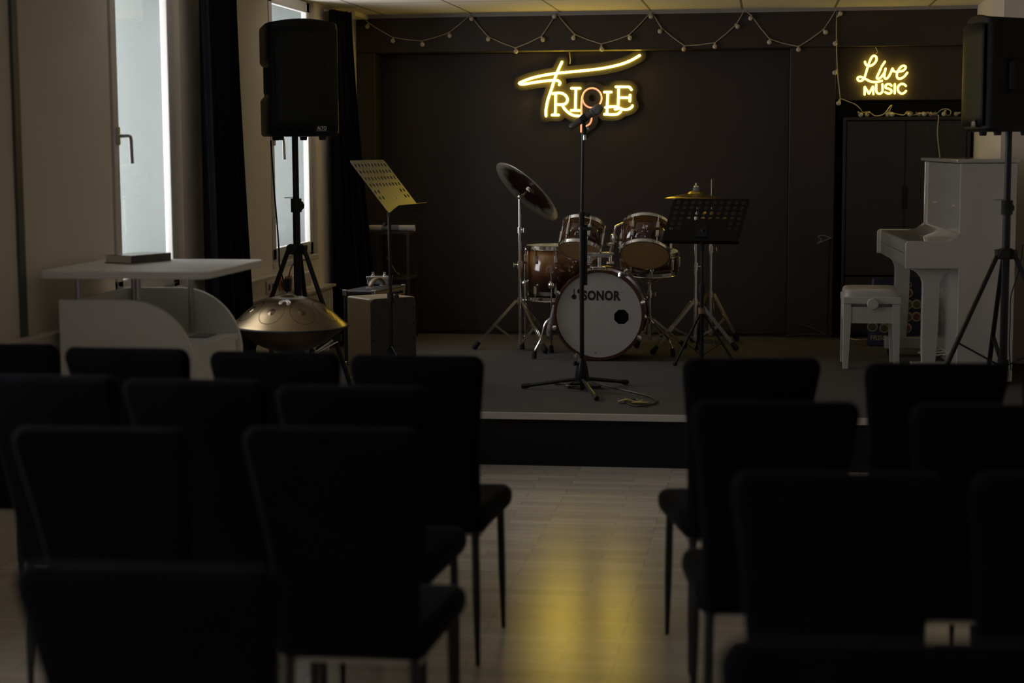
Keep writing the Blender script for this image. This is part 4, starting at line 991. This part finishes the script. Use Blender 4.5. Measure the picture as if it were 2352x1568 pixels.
# ================================================================== CAJON, AMP, PEDAL, RACK
fl = atZ(852, 687, STG+.485); fl = Vector((fl.x, fl.y, STG))
th = math.radians(42); ux, uy = Vector((math.cos(th), math.sin(th), 0)), Vector((-math.sin(th), math.cos(th), 0))
xfc = Matrix.Identity(4)
for i in range(3): xfc[i][0] = ux[i]; xfc[i][1] = uy[i]
xfc[0][3], xfc[1][3], xfc[2][3] = fl.x, fl.y, STG
t = thing('cajon', 'wooden box drum with burl front and birch sides, beneath the music stand', 'box drum', fl)
G(xfc).box((0, .012, .015), (.30, .29, .485)).build('body', 'birch', t, smooth=0, bevel=.012)
fp = G(xfc).prism([(u+.15, v+.2525) for u, v in rrect(.148, .2315, .03)], lambda u, v, q: (u, q, v), .006, .0125).build('front_plate', 'burl', t, smooth=30, label='dark burl front plate')
for u, v in [(x_, .46) for x_ in (.07, .15, .23)] + [(x_, z_) for x_ in (.018, .282) for z_ in (.42, .33, .25, .15, .06)]: G(xfc).lathe([(.006, 0), (.005, .003), (0, .004)], (u, .006, v), (0,-1,0), 8).build('screw', 'ink', fp)
for u in (.04, .26):
    for v in (.05, .25): G(xfc).cyl((u, v, 0), (u, v, .018), .016, None, 10).build('rubber_foot', 'rubber', t)
# amplifier
za = atY(800, 667, 10.32).z
t = thing('guitar_amplifier', 'black combo amplifier with metal corners and strap handle behind box drum', 'amplifier', (-2.38, 10.56, STG))
aw, al_ = .105, .25; ac = atY(824, 667, 10.32)
xfa = Matrix.Translation((ac.x, 10.32, STG)) @ Matrix.Rotation(math.radians(80), 4, 'Z') @ Matrix.Translation((al_, 0, 0)); ha = za-STG
G(xfa).box((-al_, -aw, .02), (al_, aw, ha)).build('cabinet', 'tolex', t, smooth=0, bevel=.012)
G(xfa).box((-al_+.02, -aw-.004, ha-.055), (al_-.02, -aw+.003, ha-.012)).build('control_panel', 'gold', t, smooth=0)
for k in range(6): G(xfa).cyl((-.15+.06*k, -aw-.004, ha-.034), (-.15+.06*k, -aw-.02, ha-.034), .010, None, 10).build('knob', 'ink', t)
hs = G(xfa); rows = []
for k in range(13):
    f = k/12; x_ = -.11+.22*f; z_ = ha+.006+.05*math.sin(PI*f)**.6; rows.append([(x_, -.03, z_), (x_, .0, z_)])
hs.sheet(rows).build('strap_handle', 'tan', t, solid=.007, label='brown leather strap handle')
for s in (-1, 1): G(xfa).box((s*.11-.02, -.035, ha), (s*.11+.02, .005, ha+.008)).build('handle_clip', 'chrome', t, smooth=0, bevel=.002)
for s in (-1, 1):
    for y in (-aw, aw):
        for z in (.02, ha): G(xfa).box((s*al_-s*.022, y-.022 if y > 0 else y-.003, z-.034 if z > .1 else z-.002), (s*al_+s*.003, y+.003 if y > 0 else y+.022, z+.003 if z > .1 else z+.03)).build('corner_guard', 'steel', t, smooth=0, bevel=.004, label='metal corner guard')
for s in (-.2, .2):
    for y in (-.07, .07): G(xfa).cyl((s, y, 0), (s, y, .021), .018, None, 10).build('rubber_foot', 'rubber', t)
t = thing('effects_pedal', 'grey two-knob effects pedal on top of the amplifier', 'pedal', Vector((-2.30, 10.6, za)))
p = atY(872, 640, 10.74); zp = za+.004
G().box((p.x-.072, 10.69, zp), (p.x+.072, 10.79, zp+.05)).build('housing', 'gray', t, smooth=0, bevel=.01)
G().box((p.x-.075, 10.688, zp+.034), (p.x+.075, 10.792, zp+.054)).build('top_plate', 'steel', t, smooth=0, bevel=.006)
for dx in (-.04, .035): G().lathe([(.012, 0), (.012, .01), (.008, .012), (.009, .028), (0, .03)], (p.x+dx, 10.73, zp+.053), (0,0,1), 12).build('footswitch', 'chrome', t)
# rack with paper roll
Yk2 = 12.12; xa, xb = atY(838, 560, Yk2).x, atY(949, 560, Yk2).x
t = thing('shelf_rack', 'dark wooden rack in the left stage corner', 'shelf rack', ((xa+xb)/2, Yk2, STG))
for y_px in (530, 634): 
    z = atY(890, y_px, Yk2).z; G().box((xa, Yk2-.14, z-.018), (xb, Yk2+.14, z)).build('shelf', 'wood', t, smooth=0, bevel=.002)
zt2 = atY(890, 470, Yk2).z
for x_, y_ in ((xa+.01, -.13), (xb-.01, -.13), (xa+.01, .13), (xb-.01, .13)):
    G().box((x_-.009, Yk2+y_-.009, STG), (x_+.009, Yk2+y_+.009, zt2 if (x_ < -2.6) else atY(890, 530, Yk2).z)).build('upright', 'wood', t, smooth=0)
G().box((xa, Yk2+.12, zt2-.02), (xa+.25, Yk2+.135, zt2)).box((xa, Yk2+.12, zt2-.12), (xa+.25, Yk2+.13, zt2-.02)).build('back_rail', 'wood', t, smooth=0)
r0, r1 = atY(831, 521, Yk2-.04), atY(953, 521, Yk2-.04); r0.z = r1.z = atY(890, 530, Yk2).z+.0225
t = thing('paper_roll', 'white paper roll with grey band lying on the rack', 'paper roll', (r0+r1)/2-Vector((0,0,.0225)))
G().lathe([(.017, 0), (.0215, 0), (.0215, (r1-r0).length), (.017, (r1-r0).length), (.017, 0)], r0, r1-r0, 20, cap=False).build('roll', 'whitepaper', t)
ba, bb = atY(878, 521, Yk2-.04), atY(917, 521, Yk2-.04); ba.z = bb.z = r0.z
G().lathe([(.0217, 0), (.0225, .001), (.0225, (bb-ba).length), (.0217, (bb-ba).length)], ba, bb-ba, 20, cap=False).build('band', 'greypaper', t)
z = atY(890, 634, Yk2).z
t = thing('small_gadget', 'small dark gadget with leaning rod on the lower rack shelf', 'gadget', (xa+.24, Yk2-.05, z))
G().lathe([(.05, 0), (.05, .012), (.02, .018), (.012, .03)], (xa+.24, Yk2-.05, z), (0,0,1), 16).build('base', 'ink', t)
G().tube([(xa+.24, Yk2-.05, z+.02), (xa+.19, Yk2-.05, z+.10), (xa+.165, Yk2-.05, z+.14)], .004, 8).build('rod', 'tan', t)

# ================================================================== RIGHT SIDE
# cabinet in the niche
cx0, cx1, cy = .512, 1.375, 12.47; cz1 = 1.80
t = thing('cabinet', 'tall black-brown two-door cabinet standing in the stage niche', 'cabinet', ((cx0+cx1)/2, cy+.2, STG))
g = G().box((cx0, cy, STG+.0), (cx0+.022, cy+.4, cz1-.022)).box((cx1-.022, cy, STG), (cx1, cy+.4, cz1-.022)).box((cx0, cy, cz1-.022), (cx1, cy+.4, cz1)).box((cx0+.022, cy+.02, STG+.02), (cx1-.022, cy+.4, STG+.04)).box((cx0+.022, cy+.38, STG+.04), (cx1-.022, cy+.4, cz1-.022))
g.build('carcass', 'darkwood', t, smooth=0, bevel=.002)
xm = atY(2078, 400, cy).x; zd = atY(2000, 632, cy).z
for a, b, s in ((cx0+.027, xm-.004, 1), (xm+.010, cx1-.027, -1)):
    d_ = G().box((a, cy+.004, zd), (b, cy+.024, cz1-.028)).build('door', 'darkwood', t, smooth=0, bevel=.002)
    x_ = b if s > 0 else a; zt3, zb3 = atY(2080, 430, cy).z, atY(2080, 480, cy).z
    G().box((x_-.012 if s > 0 else x_, cy+.002, zb3), (x_ if s > 0 else x_+.012, cy+.005, zt3)).build('grip_slot', 'slotdark', d_, smooth=0)
G().box((xm-.004, cy+.012, zd), (xm+.010, cy+.03, cz1-.028)).build('centre_stile', 'darkwood', t, smooth=0)
G().box((cx0+.027, cy+.004, STG+.04), (cx1-.027, cy+.024, zd-.012)).build('lower_panel', 'darkwood', t, smooth=0, bevel=.002)

# piano
Yp = 10.0; pr_ = atY(2207, 370, Yp)
al = math.radians(2.6); uL, uU = Vector((-math.sin(al), math.cos(al), 0)), Vector((math.cos(al), math.sin(al), 0))   # along length, across
xfp = Matrix.Identity(4); K = Vector((.762, Yp, STG))
for i in range(3): xfp[i][0] = uU[i]; xfp[i][1] = uL[i]
xfp[0][3], xfp[1][3], xfp[2][3] = K
# local: x across (0 = front of key slip), y along, z above stage
LP = 1.50; UF = .292; UB = .60; ZT = 1.236; KZ0, KZ1 = .652, .806
t = thing('upright_piano', 'white polished upright piano against the right wall', 'piano', K)
side = [(UF, .02), (UB, .02), (UB, ZT), (UF, ZT)]
for y in (0, LP-.03):
    G(xfp).prism(side, lambda u, v, q: (u, q, v), y, y+.03).build('side_panel', 'pianowhite', t, smooth=0, bevel=.006)
G(xfp).box((UF+.012, .03, .80), (UF+.03, LP-.03, ZT-.004)).build('upper_panel', 'pianowhite', t, smooth=0)
G(xfp).box((UF+.03, .03, .06), (UF+.05, LP-.03, .70)).build('lower_panel', 'pianowhite', t, smooth=0)
G(xfp).box((UF-.022, -.012, ZT+.002), (UB+.01, LP+.012, ZT+.024)).build('lid', 'pianowhite', t, smooth=0, bevel=.009)
G(xfp).box((UB-.04, .03, .04), (UB, LP-.03, ZT)).build('back_frame', 'piback', t, smooth=0, label='brown wooden back')
def cheek():
    pts = [(0, KZ0), (UF+.004, KZ0), (UF+.004, KZ1+.045)]
    for k in range(7): a = k/6; pts.append((UF-.004-.065*a, KZ1+.040-.040*math.sin(PI/2*a)))
    pts += [(UF-.10, KZ1)]
    for k in range(7): a = PI/2 + PI/2*k/6; pts.append((.022+.022*math.cos(a), KZ1-.022+.022*math.sin(a)))
    return pts
for y in (0, LP-.035): G(xfp).prism(cheek(), lambda u, v, q: (u, q, v), y, y+.035).build('cheek', 'pianowhite', t, smooth=30, bevel=.004)
G(xfp).box((.012, .035, KZ0+.004), (UF+.01, LP-.035, KZ0+.075)).build('key_bed', 'pianowhite', t, smooth=0, bevel=.003)
kl = [(.012, KZ1-.075), (.012, KZ1-.022)] + [(.030-.018*math.cos(PI/2*k/5), KZ1-.022+.018*math.sin(PI/2*k/5)) for k in range(1, 6)] + [(UF-.125, KZ1-.004), (UF-.125, KZ1-.018), (.03, KZ1-.018), (.03, KZ1-.075)]
G(xfp).prism(kl, lambda u, v, q: (u, q, v), .036, LP-.036).build('fallboard', 'pianowhite', t, smooth=30)
fk = [(UF-.12, KZ1-.018), (UF-.12, KZ1-.004)] + [(UF-.11+.118*k/8, KZ1-.004+.045*(k/8)**2) for k in range(9)] + [(UF+.012, KZ1-.018)]
G(xfp).prism(fk, lambda u, v, q: (u, q, v), .036, LP-.036).build('fallboard_hinge', 'pianowhite', t, smooth=30)
def leg_poly():
    L_ = [(.045, KZ0), (.045, KZ0-.012)]
    for k in range(9): a = PI/2*k/8; L_.append((.045+.062*math.sin(a), KZ0-.012-.055*(1-math.cos(a))-.004*k))
    L_ += [(.107, .20), (.112, .105), (.185, .105), (.197, .30), (.200, .53)]
    for k in range(9): a = PI/2*k/8; L_.append((.200+.055*(1-math.cos(a)), .53+.095*math.sin(a)))
    return L_ + [(.255, KZ0)]
for y in (.06, LP-.115): 
    G(xfp).prism(leg_poly(), lambda u, v, q: (u, q, v), y, y+.055).build('leg', 'pianowhite', t, smooth=30, bevel=.004)
    G(xfp).box((.05, y-.01, .045), (UF+.05, y+.065, .12)).build('leg_runner', 'pianowhite', t, smooth=0, bevel=.006)
    G(xfp).cyl((.09, y+.005, .022), (.09, y+.045, .022), .022).build('castor', 'rubber', t)
for y in (.08, LP-.08): G(xfp).cyl((UB-.08, y-.02, .022), (UB-.08, y+.02, .022), .022).build('castor', 'rubber', t)
for k in range(3): 
    y = LP/2-.12+.12*k; G(xfp).tube([(UF+.03, y, .10), (UF-.06, y, .085), (UF-.10, y, .075)], [.009, .011, .015], 10).build('pedal', 'chrome', t)
for y in (.30, 1.10): G(xfp).lathe([(.006, 0), (.006, .01), (0, .012)], (UF+.012, y, .99), (-1,0,0), 10).build('panel_button', 'pianowhite', t)
# bench
Yb = 10.67; xb0, xb1, yb1 = .452, .795, 11.07; zs0 = atY(2003, 697, Yb).z; zs1 = atY(2003, 682, Yb).z
t = thing('piano_bench', 'white piano bench with padded seat and round height knob', 'bench', ((xb0+xb1)/2, Yb+.2, STG))
G().box((xb0, Yb, zs0-.004), (xb1, yb1, zs1)).build('seat_frame', 'benchwhite', t, smooth=0, bevel=.006)
secs = []
for f in (0, .25, .5, .72, .88, .97, 1.0):
    k = math.sqrt(max(.0, 1-f**2.2)); hwx, hwy = (xb1-xb0)/2*(.80+.16*k**.7), (yb1-Yb)/2*(.80+.16*k**.7)
    secs.append([((xb0+xb1)/2+u, (Yb+yb1)/2+v, zs1-.002+.047*f) for u, v in rrect(hwx, hwy, .045, 5)])
G().loft(secs).build('cushion', 'leather', t, smooth=70)
G().box((xb0+.04, Yb+.012, zs0-.12), (xb1-.04, Yb+.03, zs0-.022)).build('apron', 'benchwhite', t, smooth=0)
G().box((xb0+.04, yb1-.03, zs0-.12), (xb1-.04, yb1-.012, zs0-.022)).build('apron', 'benchwhite', t, smooth=0)
for x_ in (xb0+.012, xb1-.03): G().box((x_, Yb+.04, zs0-.12), (x_+.018, yb1-.04, zs0-.022)).build('apron', 'benchwhite', t, smooth=0)
for x_ in (xb0+.004, xb1-.050):
    for y_ in (Yb+.004, yb1-.05):
        s = 1 if x_ < .6 else -1
        secs = [[(x_+a*w_+ (0 if s > 0 else .046-w_), y_+b*w_, z_) for a, b in ((0,0),(1,0),(1,1),(0,1))] for z_, w_ in ((STG, .033), (zs0-.12, .046), (zs0-.005, .046))]
        G().loft(secs).build('leg', 'benchwhite', t, smooth=0, bevel=.003)
kx = (xb0+xb1)/2+.004; G().lathe([(.012, -.02), (.012, 0), (.030, 0), (.034, .006), (.034, .026), (.030, .032), (0, .032)], (kx, Yb-.0, zs0-.001), (0,-1,0), 24).build('height_knob', 'benchwhite', t)
# shopper bag
bx0, bx1, by0 = .665, 1.02, 11.93; zb1 = .72
t = thing('shopping_bag', 'navy shopping bag printed with apples, on stage behind the bench', 'shopping bag', ((bx0+bx1)/2, by0+.08, STG))
secs = []
for f in (0, .06, .3, .6, .85, 1.0):
    z = STG+.004 + (zb1-STG)*f; sw = .012*math.sin(f*3); hw = (bx1-bx0)/2*(.94+.08*math.sin(PI*f*.8)) ; hd = .085*(1-.45*f)
    secs.append([((bx0+bx1)/2+u+.03*f, by0+.09+v+.015*math.sin(u*22+f*4)*(.4 if f < .1 else 1), z+.012*math.sin(u*15)*f) for u, v in rrect(hw, hd, .03, 4)])
bag = G().loft(secs).build('bag_body', 'bagblue', t, smooth=70)
def bagf(x, z): f = (z-STG)/(zb1-STG); return by0+.09-.085*(1-.45*f)-.012
for px_, py_, m_ in ((2086, 673, 'red'), (2086, 699, 'green'), (2085, 727, 'green'), (2083, 753, 'red'), (2060, 673, 'green'), (1991, 750, 'green'), (2003, 750, 'red'), (2031, 753, 'green'), (2030, 727, 'red'), (2003, 725, 'green'), (2112, 727, 'red'), (2112, 699, 'green'), (2058, 727, 'green')):
    q = atY(px_, py_, by0); x_, z_ = q.x, q.z
    if not bx0+.035 < x_ < bx1-.02: x_ = min(max(x_, bx0+.04), bx1-.03)
    yf = bagf(x_, z_)-.004
    d1 = G().lathe([(.033, 0), (.033, .002)], (x_, yf, z_), (0,-1,0), 20).build('apple_medallion', 'paper', t)
    G().lathe([(.023, .002), (.023, .0035)], (x_, yf, z_-.002), (0,-1,0), 16).build('apple', m_, d1)
lt = G(); q0, q1, q2 = atY(1992, 781, by0), atY(2030, 781, by0), atY(1992, 769, by0)
text_into(lt, 'FRISC', lambda u, v, q: (q0.x+.02+u, bagf(0, q0.z)-.004-q, q0.z+v), q1.x-q0.x, q2.z-q0.z, 0, .001, .03)
q0, q2 = atY(2087, 660, by0), atY(2087, 648, by0)
text_into(lt, '0', lambda u, v, q: (q0.x+u, bagf(0, q0.z)-.004-q, q0.z+v), .022, q2.z-q0.z, 0, .001, .01)
lt.build('print_lettering', 'paper', t, smooth=0)
# folded stand leaning in the corner
top, bot = atY(1904, 560, 12.36), atZ(1894, 752, STG+.03); bot = Vector((bot.x, 12.33, STG+.03))
t = thing('folded_stand', 'thin folded black stand leaning beside the cabinet, cord tied on top', 'stand', (bot.x, bot.y, STG))
G().cyl(bot, top, .0065, None, 8).build('rod', 'black', t)
kn = G().cyl(top-Vector((0,0,.02)), top+Vector((.004,0,.05)), .014, None, 10).build('top_clamp', 'rubber', t)
G().tube(smooth_path([top+Vector((.01, -.012, .04)), top+Vector((-.04, -.015, .06)), top+Vector((-.075, -.012, .05)), top+Vector((-.05, -.014, .03)), top+Vector((-.08, -.012, .005)), top+Vector((-.04, -.014, .02)), top+Vector((.02, -.012, .045))], 5), .004, 6).build('tied_cord', 'gray', t)
for px_, py_ in ((1803, 764), (1838, 737), (1925, 770)):
    ft = atZ(px_, py_, STG+.01); ft.y = min(ft.y, 12.40); 
    if py_ < 750: ft = Vector((ft.x-.02, 12.40, STG+.09))
    G().tube([bot, bot.lerp(ft, .5)+Vector((0,0,.01)), ft], .008, 8).build('leg', 'wood', t)
t = tag(recentre(G().tube(smooth_path([atZ(*p, STG+.006) for p in ((1925, 768), (1945, 774), (1965, 780), (1990, 779))], 5), .004, 6).build('white_cord', 'cord')), 'pale cord lying on the stage behind the bench', 'cord')

# ================================================================== STRING LIGHTS
Yw = YB-.012
cp = [(829,32),(847,53),(903,86),(969,94),(1031,75),(1080,34),(1121,84),(1184,110),(1243,84),(1278,30),(1320,79),(1381,101),(1444,81),(1497,26),(1520,65),(1572,105),(1642,98),(1690,57),(1711,20),(1726,36),(1768,90),(1834,107),(1891,68),(1922,19),(1921,60),(1921,95),(1923,160),(1927,200),(1930,226)]
bl_ = [(844,61),(902,94),(970,102),(1033,82),(1083,43),(1121,90),(1185,118),(1247,91),(1273,38),(1317,87),(1382,113),(1447,87),(1495,38),(1516,72),(1571,113),(1642,107),(1694,61),(1724,42),(1767,97),(1834,114),(1896,74),(1930,31),(1918,100),(1917,167),(1926,237)]
t = thing('string_lights', 'string of unlit globe bulbs swagged along the dark wall', 'string lights', atY(1500, 60, Yw))
path = []
for i, p in enumerate(cp):
    q = atY(*p, Yw)
    if i: path += [path[-1].lerp(q, .33)-Vector((0,0,.004)), path[-1].lerp(q, .7)-Vector((0,0,.003))] if False else [path[-1].lerp(q, .5)-Vector((0,0,.0045))]
    path.append(q)
path += [atY(*p, Yw-.005) for p in ((1948,233),(1965,240),(1976,250))]
zc_ = cz1+.008
top_pts = [(1982,258),(1996,257),(2010,266),(2030,262),(2043,246),(2049,242),(2044,256),(2060,262),(2076,264),(2083,257),(2095,258),(2097,264),(2110,262),(2124,258),(2138,263),(2150,262),(2162,252),(2175,250),(2184,256),(2180,265),(2170,262)]
cab = [atY(x, y, cy+.05+.02*math.sin(i*1.3)) for i, (x, y) in enumerate(top_pts)]
for c_ in cab: c_.z = max(c_.z, zc_)
path += cab
nm_ = 2*len(cp)-1; G().tube(path[:nm_] + smooth_path(path[nm_-1:], 4)[1:], .0038, 6).build('cord', 'cord', t)
dang = [atY(2153, 262, cy-.004), atY(2156, 268, cy-.012), atY(2153, 300, cy-.012), atY(2155, 330, cy-.012), atY(2159, 362, cy-.012)]
dang[0].z = cz1+.008; G().tube(smooth_path(dang, 4), .004, 6).build('loose_cord', 'cord', t)
def bulb(c, up):
    c, up = Vector(c), Vector(up).normalized()
    b = G().ball(c, .0165, 14).build('bulb', 'bulb', t)
    G().tube([c+up*.013, c+up*.032], [.009, .0065], 8).build('socket', 'cord', b)
for (bx_2, by_2) in bl_:
    c_ = atY(bx_2, by_2, Yw-.012); near = min(path, key=lambda q: (q-c_).length); bulb(c_, near-c_ + Vector((0, .004, 0)))
for i, x_ in enumerate((1977,1991,2039,2049,2090,2112,2123,2138,2147,2168,2196)):
    c_ = atY(x_, 264, cy+.03+.03*(i % 3)); c_.z = cz1+.0175; bulb(c_, (random.uniform(-1,1), random.uniform(-.5,1), .35))

# ================================================================== NEON SIGNS
def sign(name, label, strokes, conv, Yt, rad, power, backw, wall_y):
    o0 = conv(*strokes[0][1][0])
    t = thing(name, label, 'neon sign', Vector((o0.x, Yt, o0.z)))
    for kind_, pts, closed in strokes:
        P_ = [conv(*p) for p in pts]; sp = smooth_path(P_, 6, closed) if len(P_) > 2 else P_
        mtl = 'neonp' if kind_ == 'p' else 'neon' if backw else 'neonb'; r_ = rad*.8 if kind_ == 'p' else rad
        if not closed:                                            # rounded ends
            d0 = (sp[0]-sp[1]).normalized(); d1 = (sp[-1]-sp[-2]).normalized()
            q = [sp[0]+d0*r_*.7] + sp + [sp[-1]+d1*r_*.7]; rr = [r_*.55] + [r_]*len(sp) + [r_*.55]
        else: q, rr = sp, r_
        G().tube(q, rr, 8, closed).build('neon_tube', mtl, t, smooth=60, label='salmon glowing tube' if kind_ == 'p' else None)
        if backw:
            yb = Yt+.016
            for a, b in zip(sp, sp[1:] + ([sp[0]] if closed else [])): pass
            backs.append((sp, closed))
    return t
backs = []
c1 = lambda x, y: atY(1100+x/5.113, 80+y/5.113, YREC-.05)
S1 = [
 ('y', [(1890,240),(1780,302),(1650,350),(1450,393),(1200,423),(920,450),(760,475),(620,508),(520,545),(480,562),(476,572),(500,580),(540,577),(640,560),(760,543),(880,533),(930,540),(952,562),(940,588)], False),
 ('y', [(976,315),(938,395),(895,500),(850,640),(810,760),(791,850),(786,900),(788,955)], False),
 ('y', [(856,941),(938,941)], False), ('y', [(900,690),(896,935)], False),
 ('y', [(864,692),(900,684),(960,683),(1010,705),(1038,750),(1028,795),(985,818),(908,816)], False),
 ('y', [(975,822),(1010,875),(1060,920),(1115,946),(1190,953)], False),
 ('y', [(1085,628),(1190,628)], False), ('y', [(1138,630),(1131,886)], False), ('y', [(1080,888),(1182,888)], False),
 ('p', [(1328+112*math.cos(a), 741+115*math.sin(a)) for a in [2*PI*k/16 for k in range(16)]], True),
 ('p', [(1214,720),(1207,780),(1205,850),(1204,960),(1202,1060),(1200,1140)], False),
 ('p', [(1322,970),(1320,1005),(1300,1045),(1258,1073)], False),
 ('y', [(1470,672),(1556,672)], False), ('y', [(1514,675),(1502,928)], False),
 ('y', [(1470,932),(1560,936),(1620,932),(1655,910),(1668,890)], False),
 ('y', [(1606,610),(1700,610),(1765,614),(1792,645)], False), ('y', [(1640,614),(1634,850),(1625,868),(1598,874)], False),
 ('y', [(1648,738),(1770,738)], False), ('y', [(1775,705),(1772,780)], False),
 ('y', [(1485,853),(1540,844),(1600,843),(1640,855),(1700,876),(1750,874),(1790,852),(1804,828)], False)]
t = sign('neon_sign', 'yellow neon sign reading TRIPLE with long swash and salmon P', S1, c1, YREC-.05, .0076, NEON, 1, YREC)
import numpy as np
segs = []
for sp, closed in backs:
    pts = sp + ([sp[0]] if closed else []); segs += list(zip(pts, pts[1:]))
A_ = np.array([[a.x, a.z] for a, b in segs]); B_ = np.array([[b.x, b.z] for a, b in segs])
cs, hw_ = .008, .044
gx = np.arange(A_[:, 0].min()-.07, A_[:, 0].max()+.07, cs); gz = np.arange(min(A_[:, 1].min(), B_[:, 1].min())-.07, max(A_[:, 1].max(), B_[:, 1].max())+.07, cs)
Pg = np.stack(np.meshgrid(gx, gz, indexing='ij'), -1).reshape(-1, 1, 2)
D_ = B_-A_; T_ = np.clip(((Pg-A_)*D_).sum(-1)/np.maximum((D_*D_).sum(-1), 1e-12), 0, 1)
fld = (np.sqrt(((Pg-A_-T_[..., None]*D_)**2).sum(-1)).min(1)-hw_).reshape(len(gx), len(gz))
g = G(); vid = {}
def vert(key, x, z):
    if key not in vid: vid[key] = len(g.v); g.v.append(Vector((x, YREC-.030, z)))
    return vid[key]
for i in range(len(gx)-1):                                        # contour-cut backing plate behind the tubes
    for j in range(len(gz)-1):
        cn_ = [(i, j), (i+1, j), (i+1, j+1), (i, j+1)]; fv = [fld[c] for c in cn_]
        if min(fv) > 0: continue
        face = []
        for k in range(4):
            p, q, fp_, fq = cn_[k], cn_[(k+1) % 4], fv[k], fv[(k+1) % 4]
            if fp_ <= 0: face.append(vert(p, gx[p[0]], gz[p[1]]))
            if (fp_ <= 0) != (fq <= 0):
                f_ = fp_/(fp_-fq); key = (p, q) if p < q else (q, p)
                face.append(vert(key, gx[p[0]]+(gx[q[0]]-gx[p[0]])*f_, gz[p[1]]+(gz[q[1]]-gz[p[1]])*f_))
        if len(face) > 2: g.f.append(tuple(face))
g.build('backing', 'backing', t, smooth=0, solid=.004, label='dark contour-cut backing plate')
for px_, py_ in ((1205, 187), (1440, 250), (1290, 160), (1450, 145)):
    q = atY(px_, py_, YREC-.02); G().cyl((q.x, YREC-.03, q.z), (q.x, YREC, q.z), .006, None, 8).build('spacer', 'steel', t)
cdp = [atY(1307, 112, YREC-.03), atY(1308, 122, YREC-.03), atY(1310, 138, YREC-.03), atY(1309, 146, YREC-.035)]
cdp[0] = Vector((cdp[0].x, YREC-.03, 2.28)); G().tube(smooth_path(cdp, 4), .004, 6).build('power_cord', 'cord', t)
YS2 = YB+.05-.03
c2 = lambda x, y: atY(1850+x/4.612, 60+y/4.612, YS2)
S2 = [
 ('y', [(630,375),(638,402),(662,423),(700,416),(738,385),(754,350),(746,322),(722,314),(698,336),(678,380),(658,440),(640,500),(622,552),(598,576),(570,580),(552,562),(558,542),(588,538),(630,556),(690,586),(750,592),(812,578)], False),
 ('y', [(800,445),(775,500),(757,540),(762,556),(785,553),(815,525),(838,490)], False), ('y', [(843,375),(806,430)], False),
 ('y', [(850,448),(838,500),(838,545),(858,556),(885,530),(910,480),(922,448),(930,470),(950,482),(990,482),(1040,468),(1062,440),(1048,420),(1015,428),(985,465),(968,510),(975,548),(1005,556),(1045,535),(1080,492)], False),
 ('y', [(627,726),(627,645)], False), ('y', [(629,642),(672,716)], False), ('y', [(674,716),(714,640)], False), ('y', [(716,640),(720,722)], False),
 ('y', [(750,617),(750,680),(762,708),(786,716),(808,704),(817,676),(815,614)], False),
 ('y', [(912,632),(895,616),(865,616),(847,634),(855,655),(885,664),(910,680),(905,706),(875,714),(843,698)], False),
 ('y', [(947,612),(945,714)], False),
 ('y', [(1065,634),(1040,613),(1005,616),(980,645),(982,685),(1008,712),(1040,710),(1066,686)], False)]
t = sign('neon_sign', 'small yellow neon sign reading Live MUSIC above the cabinet', S2, c2, YS2, .0068, NEON, 0, YB+.05)
for px_, py_ in ((1990, 190), (2080, 160), (1995, 215)):
    q = atY(px_, py_, YS2); G().cyl((q.x, YS2, q.z), (q.x, YB+.05, q.z), .005, None, 8).build('spacer', 'steel', t)
q = atY(2013, 122, YS2); G().tube(smooth_path([(q.x-.004, YB+.045, 2.28), (q.x+.008, YB+.04, 2.25), (q.x, YB+.035, q.z)], 4), .0035, 6).build('power_cord', 'cord', t)
